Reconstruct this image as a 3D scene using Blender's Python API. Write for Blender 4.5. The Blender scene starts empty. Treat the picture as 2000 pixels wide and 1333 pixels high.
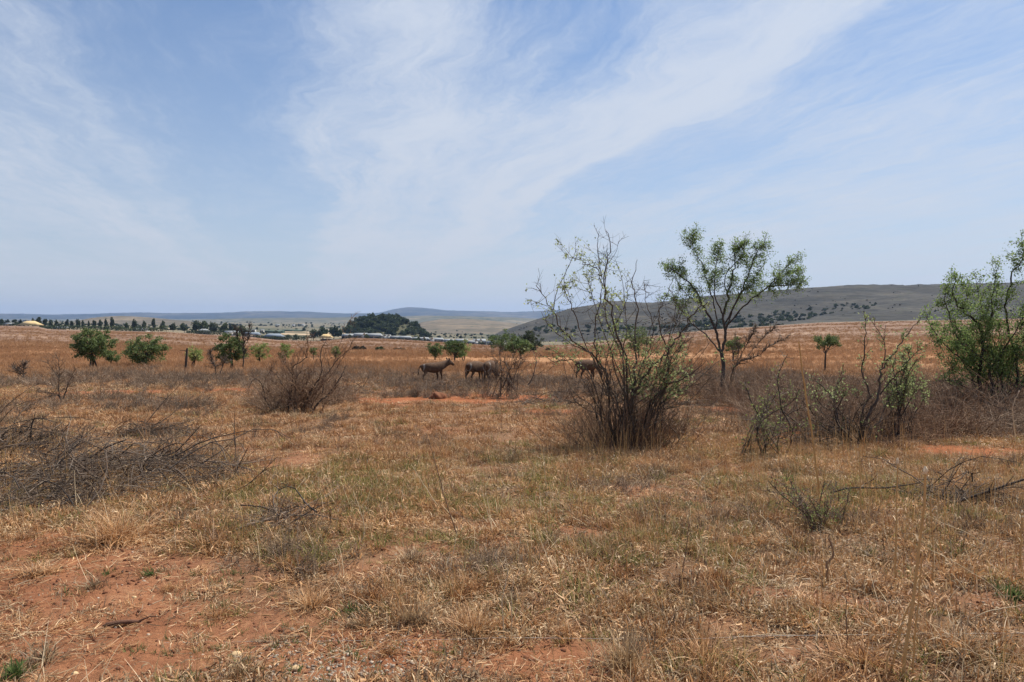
import bpy, math, random
import numpy as np
from mathutils import Vector, Matrix

random.seed(7)
RNG = np.random.default_rng(11)
scene = bpy.context.scene
COL = scene.collection
R = math.radians

# ------------------------------------------------------------------ camera
CAMZ = 2.3
FPX = 1510.0
PITCH = math.atan(31.5 / FPX)
cam_d = bpy.data.cameras.new('camera')
cam_d.sensor_width = 36.0
cam_d.lens = FPX / 2000.0 * 36.0
cam_d.clip_start = 0.05
cam_d.clip_end = 60000
cam = bpy.data.objects.new('camera', cam_d)
COL.objects.link(cam)
cam.location = (0, 0, CAMZ)
cam.rotation_euler = (R(90) - PITCH, 0, 0)
scene.camera = cam

# ------------------------------------------------------------------ light
SUN_EL = R(57)
SUN_AZ = R(50)            # clockwise from +Y (the view direction) towards +X
sun_d = bpy.data.lights.new('sun', 'SUN')
sun_d.energy = 5.0
sun_d.angle = R(0.55)
sun_d.color = (1.0, 0.935, 0.82)
sun = bpy.data.objects.new('sun', sun_d)
COL.objects.link(sun)
sdir = Vector((math.sin(SUN_AZ) * math.cos(SUN_EL), math.cos(SUN_AZ) * math.cos(SUN_EL), math.sin(SUN_EL)))
sun.rotation_euler = (-sdir).to_track_quat('-Z', 'Y').to_euler()
sun.location = sdir * 100

world = bpy.data.worlds.new('World')
scene.world = world
world.use_nodes = True
world.cycles.sampling_method = 'MANUAL'
world.cycles.sample_map_resolution = 256
W = world.node_tree
W.nodes.clear()


class NT:
    """tiny helper to write node graphs"""
    def __init__(self, tree):
        self.t = tree

    def n(self, typ, **kw):
        nd = self.t.nodes.new(typ)
        for k, v in kw.items():
            setattr(nd, k, v)
        return nd

    def put(self, sock, v):
        if isinstance(v, bpy.types.NodeSocket):
            self.t.links.new(v, sock)
        elif v is not None:
            if isinstance(v, (tuple, list)) and len(v) == 3 and sock.type == 'RGBA':
                v = (*v, 1)
            sock.default_value = v

    def math(self, op, a, b=None, c=None, clamp=False):
        nd = self.n('ShaderNodeMath', operation=op, use_clamp=clamp)
        for s, v in zip(nd.inputs, (a, b, c)):
            self.put(s, v)
        return nd.outputs[0]

    def vmath(self, op, a, b=None):
        nd = self.n('ShaderNodeVectorMath', operation=op)
        self.put(nd.inputs[0], a)
        if b is not None:
            self.put(nd.inputs[1], b)
        return nd.outputs['Value' if op in ('DOT_PRODUCT', 'LENGTH', 'DISTANCE') else 'Vector']

    def mix(self, f, a, b, blend='MIX'):
        nd = self.n('ShaderNodeMix', data_type='RGBA', blend_type=blend)
        self.put(nd.inputs[0], f)
        self.put(nd.inputs[6], a)
        self.put(nd.inputs[7], b)
        return nd.outputs[2]

    def noise(self, vec, scale, detail=4, rough=0.55, dist=0.0):
        nd = self.n('ShaderNodeTexNoise')
        if vec is not None:
            self.put(nd.inputs['Vector'], vec)
        nd.inputs['Scale'].default_value = scale
        nd.inputs['Detail'].default_value = detail
        nd.inputs['Roughness'].default_value = rough
        nd.inputs['Distortion'].default_value = dist
        return nd.outputs['Fac']

    def ramp(self, f, stops, interp='LINEAR'):
        nd = self.n('ShaderNodeValToRGB')
        cr = nd.color_ramp
        cr.interpolation = interp
        while len(cr.elements) < len(stops):
            cr.elements.new(0.5)
        for e, (p, c) in zip(cr.elements, stops):
            e.position = p
            e.color = (c, c, c, 1) if isinstance(c, (int, float)) else (*c, 1)
        self.put(nd.inputs[0], f)
        return nd.outputs[0]

    def comb(self, x, y, z=0.0):
        nd = self.n('ShaderNodeCombineXYZ')
        for s, v in zip(nd.inputs, (x, y, z)):
            self.put(s, v)
        return nd.outputs[0]

    def remap(self, v, a, b, c=0.0, d=1.0):
        nd = self.n('ShaderNodeMapRange')
        nd.interpolation_type = 'SMOOTHSTEP'
        self.put(nd.inputs[0], v)
        for i, q in enumerate((a, b, c, d)):
            nd.inputs[i + 1].default_value = q
        return nd.outputs[0]


g = NT(W)
sky = g.n('ShaderNodeTexSky', sky_type='NISHITA')
sky.sun_disc = False
sky.sun_elevation = SUN_EL
sky.sun_rotation = SUN_AZ
sky.altitude = 1400
sky.air_density = 1.15
sky.dust_density = 1.6
sky.ozone_density = 1.3
tc = g.n('ShaderNodeTexCoord')
D = tc.outputs['Generated']
dz = g.math('MAXIMUM', g.n('ShaderNodeSeparateXYZ').outputs[2], 0.0)
sep = [n for n in W.nodes if n.bl_idname == 'ShaderNodeSeparateXYZ'][0]
W.links.new(D, sep.inputs[0])
dzc = g.math('ADD', dz, 0.035)
# high cirrus in parallel bands: across (u) and along (v) the bands on a flat cloud deck
AZB = math.atan((620 - 1000) / FPX)
across = g.vmath('DOT_PRODUCT', D, (math.cos(AZB), -math.sin(AZB), 0))
along = g.vmath('DOT_PRODUCT', D, (math.sin(AZB), math.cos(AZB), 0))
u = g.math('DIVIDE', across, dzc)
v = g.math('DIVIDE', along, dzc)
w1 = g.noise(g.comb(u, g.math('MULTIPLY', v, 0.55), 3.1), 0.9, 3, 0.5)
w2 = g.noise(g.comb(g.math('MULTIPLY', u, 1.0), g.math('MULTIPLY', v, 0.8), 8.7), 2.6, 4, 0.6)
uw = g.math('ADD', u, g.math('MULTIPLY', g.math('SUBTRACT', w1, 0.5), 0.75))
uw = g.math('ADD', uw, g.math('MULTIPLY', g.math('SUBTRACT', w2, 0.5), 0.30))
un = g.math('DIVIDE', g.math('ADD', uw, 6.0), 12.0)


def U(x):
    return (x + 6) / 12


bands = g.ramp(un, [(0.0, .5), (U(-3), .52), (U(-1.9), .44), (U(-1.45), .70), (U(-1.15), .36), (U(-0.95), .46), (U(-0.72), .12),
                    (U(-0.30), .04), (U(-0.08), .20), (U(0.10), .70), (U(0.40), .74), (U(0.80), .64), (U(1.12), .92), (U(1.42), .88),
                    (U(1.66), .44), (U(2.0), .42), (U(2.5), .62), (U(3.0), .48), (U(3.6), .64), (U(4.4), .50), (1.0, .6)], 'EASE')
st = g.noise(g.comb(g.math('MULTIPLY', uw, 3.0), g.math('MULTIPLY', v, 0.22), 1.7), 1.6, 7, 0.66)
fine = g.noise(g.comb(g.math('MULTIPLY', uw, 5.0), g.math('MULTIPLY', v, 1.3), 5.2), 2.4, 8, 0.66)
patch = g.noise(g.comb(u, v, 12.0), 0.75, 3, 0.5)
cl = g.math('MULTIPLY', bands, g.math('ADD', 0.08, g.math('MULTIPLY', st, 1.6)))
cl = g.math('ADD', cl, g.math('MULTIPLY', g.math('SUBTRACT', fine, 0.5), 0.75))
cl = g.math('ADD', cl, g.math('MULTIPLY', g.math('SUBTRACT', patch, 0.5), 0.85))
dip = g.math('MULTIPLY', g.remap(uw, .25, .55), g.remap(uw, 1.12, .85))
dip = g.math('MULTIPLY', dip, g.remap(v, 3.4, 2.2))
cl = g.math('SUBTRACT', cl, g.math('MULTIPLY', dip, .55))
cl = g.remap(cl, -0.10, 1.0, 0.0, 0.88)
veil = g.math('POWER', g.math('SUBTRACT', 1.0, dz, clamp=True), 4.3)
veil = g.math('MULTIPLY', veil, 0.92)
skyc = g.mix(1.0, sky.outputs[0], (0.74, 0.95, 1.14), 'MULTIPLY')
c1 = g.mix(cl, skyc, (6.5, 7.1, 8.1))
c2 = g.mix(veil, c1, (5.75, 5.9, 6.3))
bg = g.n('ShaderNodeBackground')
bg.inputs['Strength'].default_value = 0.069
W.links.new(c2, bg.inputs['Color'])
wo = g.n('ShaderNodeOutputWorld')
W.links.new(bg.outputs[0], wo.inputs['Surface'])

scene.view_settings.view_transform = 'Standard'
scene.view_settings.look = 'None'
scene.view_settings.exposure = 0.62
scene.view_settings.gamma = 1.0
scene.view_settings.use_curve_mapping = False
scene.cycles.use_denoising = True
scene.cycles.max_bounces = 4
scene.cycles.diffuse_bounces = 2
scene.cycles.transparent_max_bounces = 8
scene.cycles.volume_bounces = 0
scene.cycles.caustics_reflective = False
scene.cycles.caustics_refractive = False

# ------------------------------------------------------------------ numeric helpers
def _hash(ix, iy, seed):
    h = (ix.astype(np.int64) * 374761393 + iy.astype(np.int64) * 668265263 + seed * 974634777) & 0xffffffff
    h = ((h ^ (h >> 13)) * 1274126177) & 0xffffffff
    h = h ^ (h >> 16)
    return (h & 0xffff) / 65535.0


def vnoise(x, y, seed=0):
    x = np.asarray(x, float); y = np.asarray(y, float)
    ix = np.floor(x); iy = np.floor(y)
    fx = x - ix; fy = y - iy
    fx = fx * fx * (3 - 2 * fx); fy = fy * fy * (3 - 2 * fy)
    a = _hash(ix, iy, seed); b = _hash(ix + 1, iy, seed)
    c = _hash(ix, iy + 1, seed); d = _hash(ix + 1, iy + 1, seed)
    return (a * (1 - fx) + b * fx) * (1 - fy) + (c * (1 - fx) + d * fx) * fy


def fbm(x, y, oct=4, seed=0, gain=0.5):
    s = 0; a = 1; t = 0
    for o in range(oct):
        s = s + a * vnoise(x, y, seed + o * 17)
        t += a; a *= gain
        x = x * 2.03 + 11.3; y = y * 2.03 - 7.1
    return s / t - 0.5


def sstep(a, b, x):
    t = np.clip((x - a) / (b - a), 0, 1)
    return t * t * (3 - 2 * t)


PXN = [-600, 0, 72, 95, 240, 325, 400, 480, 540, 620, 690, 760, 850, 950, 1000, 1100, 1200, 1400, 1600, 2000, 2600]
EDGE = [638, 638, 639.5, 645, 648.5, 650, 655, 659, 665.5, 668, 661.5, 663.5, 669, 675.5, 677, 675, 666, 645, 632, 624, 620]
PXO = [-600, 0, 150, 300, 450, 600, 850, 1000, 1100, 1200, 1400, 1600, 2000, 2600]
P1000 = [632, 634, 636, 640, 647, 650, 661, 662, 661, 656, 641, 629, 622, 618]
P2500 = [629, 629, 630, 631, 633, 635, 638, 640, 640, 638, 634, 630, 626, 622]


def H(x, y):
    """terrain height"""
    x = np.asarray(x, float); y = np.asarray(y, float)
    Y = np.maximum(y, 1.0)
    px = 1000 + FPX * x / Y
    e = np.interp(px, PXN, EDGE); m = np.interp(px, PXO, P1000); f = np.interp(px, PXO, P2500)
    zn = -0.9 * np.clip((Y - 9) / 36, 0, 1) ** 1.15
    pn = 635 + (CAMZ - zn) / Y * FPX
    iv = 1 / Y

    def seg(Y0, p0, Y1, p1):
        t = np.clip((1 / Y0 - iv) / (1 / Y0 - 1 / Y1), 0, 1)
        return p0 + (p1 - p0) * t
    p45 = 635 + 3.2 / 45 * FPX
    p = np.where(Y < 45, pn, seg(45, p45, 85, 701))
    p = np.where(Y > 85, seg(85, 701, 350, e), p)
    p = np.where(Y > 350, seg(350, e, 620, e - 1.5), p)
    p = np.where(Y > 620, seg(620, e - 1.5, 1000, m), p)
    p = np.where(Y > 1000, seg(1000, m, 2500, f), p)
    p = np.where(Y > 2500, seg(2500, f, 6000, 627), p)
    p = np.where(Y > 6000, seg(6000, 627, 13500, 621), p)
    z = CAMZ - (p - 635) / FPX * Y
    amp = np.interp(Y, [1, 6, 30, 100, 350, 1000, 13000], [.04, .05, .10, .22, .5, 1.5, 9])
    sc = np.interp(Y, [1, 6, 30, 100, 350, 1000, 13000], [.9, .9, .9, .9, .9, .9, .9])
    z = z + .075 * fbm(x * .8, y * .8, 4, 3) * sstep(90, 20, Y)
    z = z + .028 * fbm(x * 6, y * 6, 3, 5) * sstep(26, 8, Y)
    z = z + .55 * fbm(x * .03, y * .03, 4, 9) * sstep(20, 90, Y) * sstep(900, 300, Y)
    z = z + .0011 * Y * fbm(x * .004, y * .004, 4, 21) * sstep(400, 1500, Y)
    return z


def Hs(x, y):
    return float(H(np.array([x]), np.array([y]))[0])


_cp, _sp = math.cos(PITCH), math.sin(PITCH)


def ray(px, py):
    a = px - 1000; b = 666.5 - py
    return np.array([a, FPX * _cp + b * _sp, -FPX * _sp + b * _cp])


def P(px, py, Y):
    """point of the sight line through a photo pixel at depth Y"""
    d = ray(px, py)
    k = Y / d[1]
    return np.array([d[0] * k, Y, CAMZ + d[2] * k])


_YS = np.geomspace(3.0, 3000, 1600)


def G(px, py):
    """where the sight line through a photo pixel meets the ground"""
    d = ray(px, py)
    k = _YS / d[1]
    z = CAMZ + d[2] * k
    h = H(d[0] * k, _YS)
    hit = np.nonzero(z <= h)[0]
    i = hit[0] if len(hit) else len(_YS) - 1
    Y = _YS[i]
    return np.array([d[0] * Y / d[1], Y, h[i]])


# ------------------------------------------------------------------ mesh helpers
def mesh_from(name, V, F, mats=None, smooth=False, attrs=None):
    """V (n,3); F list of (m,k) int arrays (k = 3 or 4)"""
    me = bpy.data.meshes.new(name)
    V = np.asarray(V, np.float32)
    if not isinstance(F, list):
        F = [F]
    F = [np.asarray(f, np.int32) for f in F if len(f)]
    me.vertices.add(len(V))
    me.vertices.foreach_set('co', V.ravel())
    nl = sum(f.size for f in F); npoly = sum(len(f) for f in F)
    if npoly:
        me.loops.add(nl)
        me.loops.foreach_set('vertex_index', np.concatenate([f.ravel() for f in F]))
        me.polygons.add(npoly)
        tot = np.concatenate([np.full(len(f), f.shape[1], np.int32) for f in F])
        start = np.concatenate([[0], np.cumsum(tot)[:-1]]).astype(np.int32)
        me.polygons.foreach_set('loop_start', start)
        me.polygons.foreach_set('loop_total', tot)
        if smooth:
            me.polygons.foreach_set('use_smooth', np.ones(npoly, bool))
    for k, a in (attrs or {}).items():
        at = me.attributes.new(k, 'FLOAT', 'POINT')
        at.data.foreach_set('value', np.asarray(a, np.float32))
    me.update(calc_edges=True)
    for m in (mats or []):
        me.materials.append(m)
    return me


def link(name, me, parent=None, loc=None):
    o = bpy.data.objects.new(name, me)
    COL.objects.link(o)
    if parent is not None:
        o.parent = parent
    if loc is not None:
        o.location = loc
    return o


def tag(o, label, cat, group=None, kind=None):
    o['label'] = label
    if cat:
        o['category'] = cat
    if group:
        o['group'] = group
    if kind:
        o['kind'] = kind
    return o


def thing(name, loc, label, cat, group=None, rz=0):
    o = bpy.data.objects.new(name, None)
    o.empty_display_size = 0.2
    COL.objects.link(o)
    o.location = loc
    o.rotation_euler = (0, 0, rz)
    return tag(o, label, cat, group)


class Geo:
    """collects verts / faces / a 'tone' value per vertex"""
    def __init__(self):
        self.V = []; self.Q = []; self.T = []; self.tone = []; self.n = 0

    def add(self, V, Q=None, T=None, tone=0.5):
        V = np.asarray(V, float).reshape(-1, 3)
        self.V.append(V)
        if Q is not None and len(Q):
            self.Q.append(np.asarray(Q) + self.n)
        if T is not None and len(T):
            self.T.append(np.asarray(T) + self.n)
        self.tone.append(np.broadcast_to(np.asarray(tone, float), (len(V),)))
        self.n += len(V)

    def tube(self, pts, rad, sides=5, tone=0.5):
        pts = np.asarray(pts, float); k = len(pts)
        rad = np.broadcast_to(np.asarray(rad, float), (k,))
        tg = np.gradient(pts, axis=0)
        tg /= np.linalg.norm(tg, axis=1, keepdims=True) + 1e-9
        ref = np.array([0.31, 0.17, 0.93]) if abs(tg[0][2]) < .8 else np.array([.93, .2, .3])
        a = np.cross(tg, ref); a /= np.linalg.norm(a, axis=1, keepdims=True) + 1e-9
        b = np.cross(tg, a)
        an = np.arange(sides) * 2 * np.pi / sides
        V = pts[:, None, :] + rad[:, None, None] * (np.cos(an)[None, :, None] * a[:, None, :] + np.sin(an)[None, :, None] * b[:, None, :])
        i = np.arange(k - 1)[:, None] * sides; j = np.arange(sides)[None, :]; j2 = (j + 1) % sides
        Q = np.stack([i + j, i + j2, i + sides + j2, i + sides + j], -1).reshape(-1, 4)
        self.add(V.reshape(-1, 3), Q, None, tone)

    def leaves(self, C, size, aspect=0.5, tone=None, up=0.25, rng=RNG):
        """diamond leaf quads at centres C"""
        n = len(C)
        if n == 0:
            return
        d = rng.normal(size=(n, 3)); d[:, 2] += up
        d /= np.linalg.norm(d, axis=1, keepdims=True)
        s = np.cross(d, rng.normal(size=(n, 3))); s /= np.linalg.norm(s, axis=1, keepdims=True) + 1e-9
        L = (size * rng.uniform(.6, 1.3, n))[:, None]
        bend = np.cross(d, s) * L * .18
        V = np.stack([C - d * L * .5, C + s * L * aspect * .5 + bend, C + d * L * .5, C - s * L * aspect * .5 + bend], 1).reshape(-1, 3)
        Q = np.arange(n * 4).reshape(n, 4)
        t = rng.uniform(0, 1, n) if tone is None else tone
        self.add(V, Q, None, np.repeat(np.broadcast_to(t, (n,)), 4))

    def box(self, lo, hi, tone=.5):
        x0, y0, z0 = lo; x1, y1, z1 = hi
        V = [(x0, y0, z0), (x1, y0, z0), (x1, y1, z0), (x0, y1, z0), (x0, y0, z1), (x1, y0, z1), (x1, y1, z1), (x0, y1, z1)]
        Q = [(0, 3, 2, 1), (4, 5, 6, 7), (0, 1, 5, 4), (1, 2, 6, 5), (2, 3, 7, 6), (3, 0, 4, 7)]
        self.add(V, Q, None, tone)

    def mesh(self, name, mat, smooth=False):
        V = np.concatenate(self.V) if self.V else np.zeros((0, 3))
        F = []
        if self.Q: F.append(np.concatenate(self.Q))
        if self.T: F.append(np.concatenate(self.T))
        return mesh_from(name, V, F, [mat], smooth, {'tone': np.concatenate(self.tone)})

    def build(self, name, mat, parent=None, smooth=False, origin=None):
        if origin is not None:
            o3 = np.asarray(origin, float)
            self.V = [v - o3 for v in self.V]
        return link(name, self.mesh(name, mat, smooth), parent, origin if parent is None else None)


def curve(pts, n):
    """Catmull-Rom resample of a polyline"""
    p = np.asarray(pts, float)
    if len(p) == 2:
        t = np.linspace(0, 1, n)[:, None]
        return p[0] * (1 - t) + p[1] * t
    q = np.vstack([2 * p[0] - p[1], p, 2 * p[-1] - p[-2]])
    m = len(p) - 1
    out = []
    for t in np.linspace(0, m - 1e-6, n):
        i = int(t); f = t - i
        a, b, c, d = q[i], q[i + 1], q[i + 2], q[i + 3]
        out.append(.5 * ((2 * b) + (-a + c) * f + (2 * a - 5 * b + 4 * c - d) * f * f + (-a + 3 * b - 3 * c + d) * f ** 3))
    return np.array(out)


# ------------------------------------------------------------------ materials
def new_mat(name):
    m = bpy.data.materials.new(name)
    m.use_nodes = True
    nt = m.node_tree
    nt.nodes.clear()
    return m, NT(nt)


def finish(m, k, color, rough=0.9, trans=0.0, bump=None, spec=0.2, tcol=None):
    b = k.n('ShaderNodeBsdfPrincipled')
    k.put(b.inputs['Base Color'], color)
    k.put(b.inputs['Roughness'], rough)
    b.inputs['Specular IOR Level'].default_value = spec
    if bump is not None:
        bn = k.n('ShaderNodeBump')
        bn.inputs['Strength'].default_value = bump[1]
        bn.inputs['Distance'].default_value = bump[2]
        k.put(bn.inputs['Height'], bump[0])
        k.t.links.new(bn.outputs[0], b.inputs['Normal'])
    out = k.n('ShaderNodeOutputMaterial')
    sh = b.outputs[0]
    if trans > 0:
        tr = k.n('ShaderNodeBsdfTranslucent')
        k.put(tr.inputs['Color'], color if tcol is None else k.mix(1.0, color, tcol, 'MULTIPLY'))
        mx = k.n('ShaderNodeMixShader')
        mx.inputs[0].default_value = trans
        k.t.links.new(sh, mx.inputs[1]); k.t.links.new(tr.outputs[0], mx.inputs[2])
        sh = mx.outputs[0]
    k.t.links.new(sh, out.inputs['Surface'])
    return m


def veg_mat(name, stops, trans=0.25, wt=(.6, .2, .35), nscale=0.6, rough=.85, spec=.15, tcol=None):
    """plant matter: colour picked by leaf/blade, by plant and by where it grows"""
    m, k = new_mat(name)
    at = k.n('ShaderNodeAttribute', attribute_name='tone')
    oi = k.n('ShaderNodeObjectInfo')
    ge = k.n('ShaderNodeNewGeometry')
    nz = k.noise(ge.outputs['Position'], nscale, 3, .55)
    f = k.math('MULTIPLY', at.outputs['Fac'], wt[0])
    f = k.math('ADD', f, k.math('MULTIPLY', oi.outputs['Random'], wt[1]))
    f = k.math('ADD', f, k.math('MULTIPLY', k.math('SUBTRACT', nz, .5), wt[2] * 2))
    col = k.ramp(f, stops)
    return finish(m, k, col, rough, trans, None, spec, tcol)


M = {}
M['straw'] = veg_mat('straw_grass', [(0, (.11, 0.052, 0.022)), (.25, (.30, 0.144, 0.059)), (.5, (.51, 0.284, 0.128)), (.78, (.72, 0.465, 0.248)), (1, (.88, 0.670, 0.424))], .3, (.65, .2, .42), 1.1, .55, .35)
M['brown'] = veg_mat('brown_grass', [(0, (.13, 0.061, 0.029)), (.4, (.34, 0.166, 0.072)), (.7, (.52, 0.288, 0.132)), (1, (.72, 0.488, 0.278))], .3, (.65, .2, .42), 1.1, .55, .35)
M['thatch'] = veg_mat('grey_thatch_grass', [(0, (.12, 0.079, 0.044)), (.4, (.31, 0.209, 0.116)), (.75, (.56, 0.400, 0.232)), (1, (.78, 0.595, 0.376))], .25, (.65, .2, .42), 1.1, .55, .35)
M['olive'] = veg_mat('olive_grass', [(0, (.07, .085, 0.020)), (.5, (.15, .155, 0.044)), (.8, (.30, .26, 0.096)), (1, (.45, .36, 0.152))], .35, (.8, .2, .2), .7)
M['field'] = veg_mat('field_grass', [(0, (.21, 0.112, 0.058)), (.35, (.33, 0.181, 0.091)), (.65, (.45, 0.273, 0.154)), (1, (.56, 0.381, 0.240))], .3, (.6, .2, .45), .05)
M['green'] = veg_mat('fresh_green_weed', [(0, (.045, .075, .022)), (.5, (.085, .125, .038)), (1, (.18, .21, .08))], .35, (.8, .2, .1), .7)
M['twig'] = veg_mat('grey_dead_twig', [(0, (.045, .034, .028)), (.45, (.115, .080, .058)), (.8, (.20, .16, .13)), (1, (.34, .285, .235))], 0, (.75, .25, .25), .7, .9)
M['scrub'] = veg_mat('grey_brown_scrub', [(0, (.10, .068, .050)), (.4, (.21, .145, .10)), (.75, (.34, .25, .18)), (1, (.48, .37, .27))], 0.05, (.7, .25, .3), .5, .9)
M['darkwood'] = veg_mat('dark_bark', [(0, (.030, .024, .022)), (.5, (.062, .050, .044)), (1, (.13, .105, .09))], 0, (.7, .2, .4), 3.0, .9)
M['bush_bark'] = veg_mat('grey_brown_bark', [(0, (.040, .030, .024)), (.5, (.085, .066, .052)), (1, (.17, .135, .108))], 0, (.7, .2, .4), 3.0, .9)
M['leaf_tree'] = veg_mat('fresh_green_leaf', [(0, (.09, .145, .042)), (.5, (.175, .255, .080)), (1, (.33, .40, .16))], .5, (.75, .2, .2), 1.5, .6)
M['redtwig'] = veg_mat('brown_dry_stem', [(0, (.10, .060, .042)), (.5, (.19, .115, .075)), (1, (.32, .21, .13))], 0, (.8, .2, .2), .7, .9)
M['leaf_pale'] = veg_mat('pale_spring_leaf', [(0, (.15, .20, .07)), (.5, (.28, .33, .14)), (1, (.46, .48, .26))], .5, (.75, .2, .2), 1.5, .6)
M['leaf_mid'] = veg_mat('mid_green_leaf', [(0, (.13, .17, .05)), (.5, (.235, .285, .095)), (1, (.39, .42, .18))], .5, (.75, .2, .2), 1.5, .6)
M['leaf_dark'] = veg_mat('dark_green_leaf', [(0, (.048, .078, .030)), (.5, (.105, .148, .054)), (1, (.215, .255, .105))], .45, (.7, .25, .2), .8, .6)
M['far_dark'] = veg_mat('far_dark_foliage', [(0, (.030, .044, .028)), (.5, (.055, .072, .042)), (1, (.095, .11, .06))], .25, (.6, .35, .2), .08, .8)
M['far_green'] = veg_mat('far_green_foliage', [(0, (.036, .055, .028)), (.5, (.068, .092, .045)), (1, (.125, .145, .07))], .25, (.6, .35, .2), .08, .8)
M['far_grey'] = veg_mat('far_grey_bush', [(0, (.030, .030, .024)), (.5, (.050, .047, .036)), (1, (.085, .078, .058))], .15, (.6, .35, .2), .08, .9)
M['stalk'] = veg_mat('golden_dry_stalk', [(0, (.36, .195, .075)), (.5, (.54, .325, .135)), (1, (.68, .47, .23))], .15, (.8, .25, .2), 8.0, .7)
M['pale_stalk'] = veg_mat('bleached_stalk', [(0, (.48, .36, .22)), (.5, (.62, .49, .32)), (1, (.74, .62, .45))], .15, (.8, .25, .2), 8.0, .7)


def flat_mat(name, col, rough=.8, nscale=2.0, var=.25, bump=0.0, spec=.3):
    m, k = new_mat(name)
    ge = k.n('ShaderNodeTexCoord')
    nz = k.noise(ge.outputs['Object'], nscale, 5, .6)
    c = k.mix(nz, tuple(x * (1 - var) for x in col), tuple(min(1, x * (1 + var)) for x in col))
    return finish(m, k, c, rough, 0, (nz, bump, .02) if bump else None, spec)


M['wall_white'] = flat_mat('white_plaster', (.58, .56, .52), .8, .6, .1)
M['wall_dark'] = flat_mat('dark_timber_wall', (.075, .07, .066), .8, .6, .2)
M['wall_tan'] = flat_mat('tan_plaster', (.42, .33, .23), .8, .6, .12)
M['roof_metal'] = flat_mat('pale_metal_roof', (.27, .285, .30), .95, .4, .25, 0, .02)
M['roof_grey'] = flat_mat('grey_roof', (.24, .25, .26), .95, .4, .2, 0, .02)
M['roof_blue'] = flat_mat('blue_grey_roof', (.20, .235, .28), .95, .4, .15, 0, .02)
M['roof_thatch'] = flat_mat('golden_thatch_roof', (.50, .37, .19), .95, 1.2, .25, .4)
M['roof_green'] = flat_mat('green_shade_cloth', (.075, .115, .085), .8, .3, .2)
M['glass'] = flat_mat('dark_window_pane', (.03, .035, .04), .15, .5, .1, 0, .5)
M['stone'] = flat_mat('ochre_stone', (.50, .36, .20), .85, 9, .3, .5)
M['rust_log'] = flat_mat('rusty_brown_bark', (.115, .055, .034), .9, 14, .35, .8)
M['soil_clod'] = flat_mat('red_earth_clod', (.17, .068, .034), .95, 7, .4, .9)
M['wire'] = flat_mat('weathered_wire', (.42, .37, .33), .5, 3, .2, 0, .5)
M['pebble'] = veg_mat('grey_pebble', [(0, (.12, .085, .062)), (.5, (.25, .195, .150)), (1, (.45, .37, .29))], 0, (.3, .9, .1), .7, .85)

# ------------------------------------------------------------------ where the ground is bare, green or scrubby (world ellipses)
def world_ellipses(lst):
    out = []
    for (px, py, rx, ry) in lst:
        c = G(px, py)
        y1 = G(px, py - ry)[1]; y0 = G(px, min(py + ry, 1500))[1]
        out.append((c[0], (y0 + y1) / 2, rx / FPX * c[1], max((y1 - y0) / 2, .2)))
    return out


def ell_mask(E, x, y, soft=.45, seed=40):
    m = np.zeros_like(x)
    w = fbm(x * .9, y * .9, 4, seed) * 1.1
    for (cx, cy, rx, ry) in E:
        d = np.sqrt(((x - cx) / rx) ** 2 + ((y - cy) / ry) ** 2) + w
        m = np.maximum(m, 1 - sstep(1 - soft, 1 + soft, d))
    return m


BARE = world_ellipses([(160, 1150, 330, 80), (230, 1265, 430, 110), (640, 1285, 260, 60), (40, 1065, 120, 30), (1160, 1300, 200, 45),
                       (1480, 1165, 90, 18), (1640, 1175, 80, 16), (1130, 1045, 70, 14), (870, 781, 250, 11), (1080, 806, 70, 5),
                       (230, 768, 110, 5), (440, 763, 70, 4), (1850, 800, 50, 14), (1900, 885, 130, 18), (1430, 803, 70, 7), (1560, 850, 70, 8),
                       (1250, 1290, 80, 26), (1550, 1290, 60, 14), (1300, 880, 60, 6)])
GREENP = world_ellipses([(620, 960, 190, 50), (900, 950, 260, 45), (1350, 1000, 190, 60), (1700, 970, 170, 40), (1060, 806, 110, 10),
                         (1400, 835, 120, 16), (480, 1050, 130, 30), (330, 776, 90, 5), (700, 1080, 200, 30), (1250, 1060, 200, 40)])
ORANGE = world_ellipses([(800, 850, 420, 60), (250, 790, 260, 24), (1000, 730, 330, 30), (1650, 720, 360, 36), (300, 720, 400, 20),
                         (1500, 860, 150, 30), (1950, 760, 200, 30)])
SCRUB = world_ellipses([(60, 748, 120, 20), (170, 735, 90, 14), (330, 742, 150, 13), (520, 745, 130, 15), (640, 735, 110, 14), (760, 742, 110, 12),
                        (900, 757, 170, 10), (1060, 757, 110, 14), (300, 800, 110, 9), (60, 800, 90, 25), (1180, 775, 120, 14), (960, 775, 180, 5),
                        (1500, 745, 130, 22), (1750, 760, 110, 20), (330, 850, 90, 12), (1080, 815, 60, 6), (1620, 800, 150, 22), (1850, 785, 130, 22), (1500, 775, 80, 14)])


def bare(x, y):
    b = ell_mask(BARE, x, y, .45, 40)
    n = fbm(x * .55, y * .55, 4, 77)
    return np.clip(np.maximum(b, sstep(.10, .26, n) * .75 * sstep(60, 30, y)), 0, 1)


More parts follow.
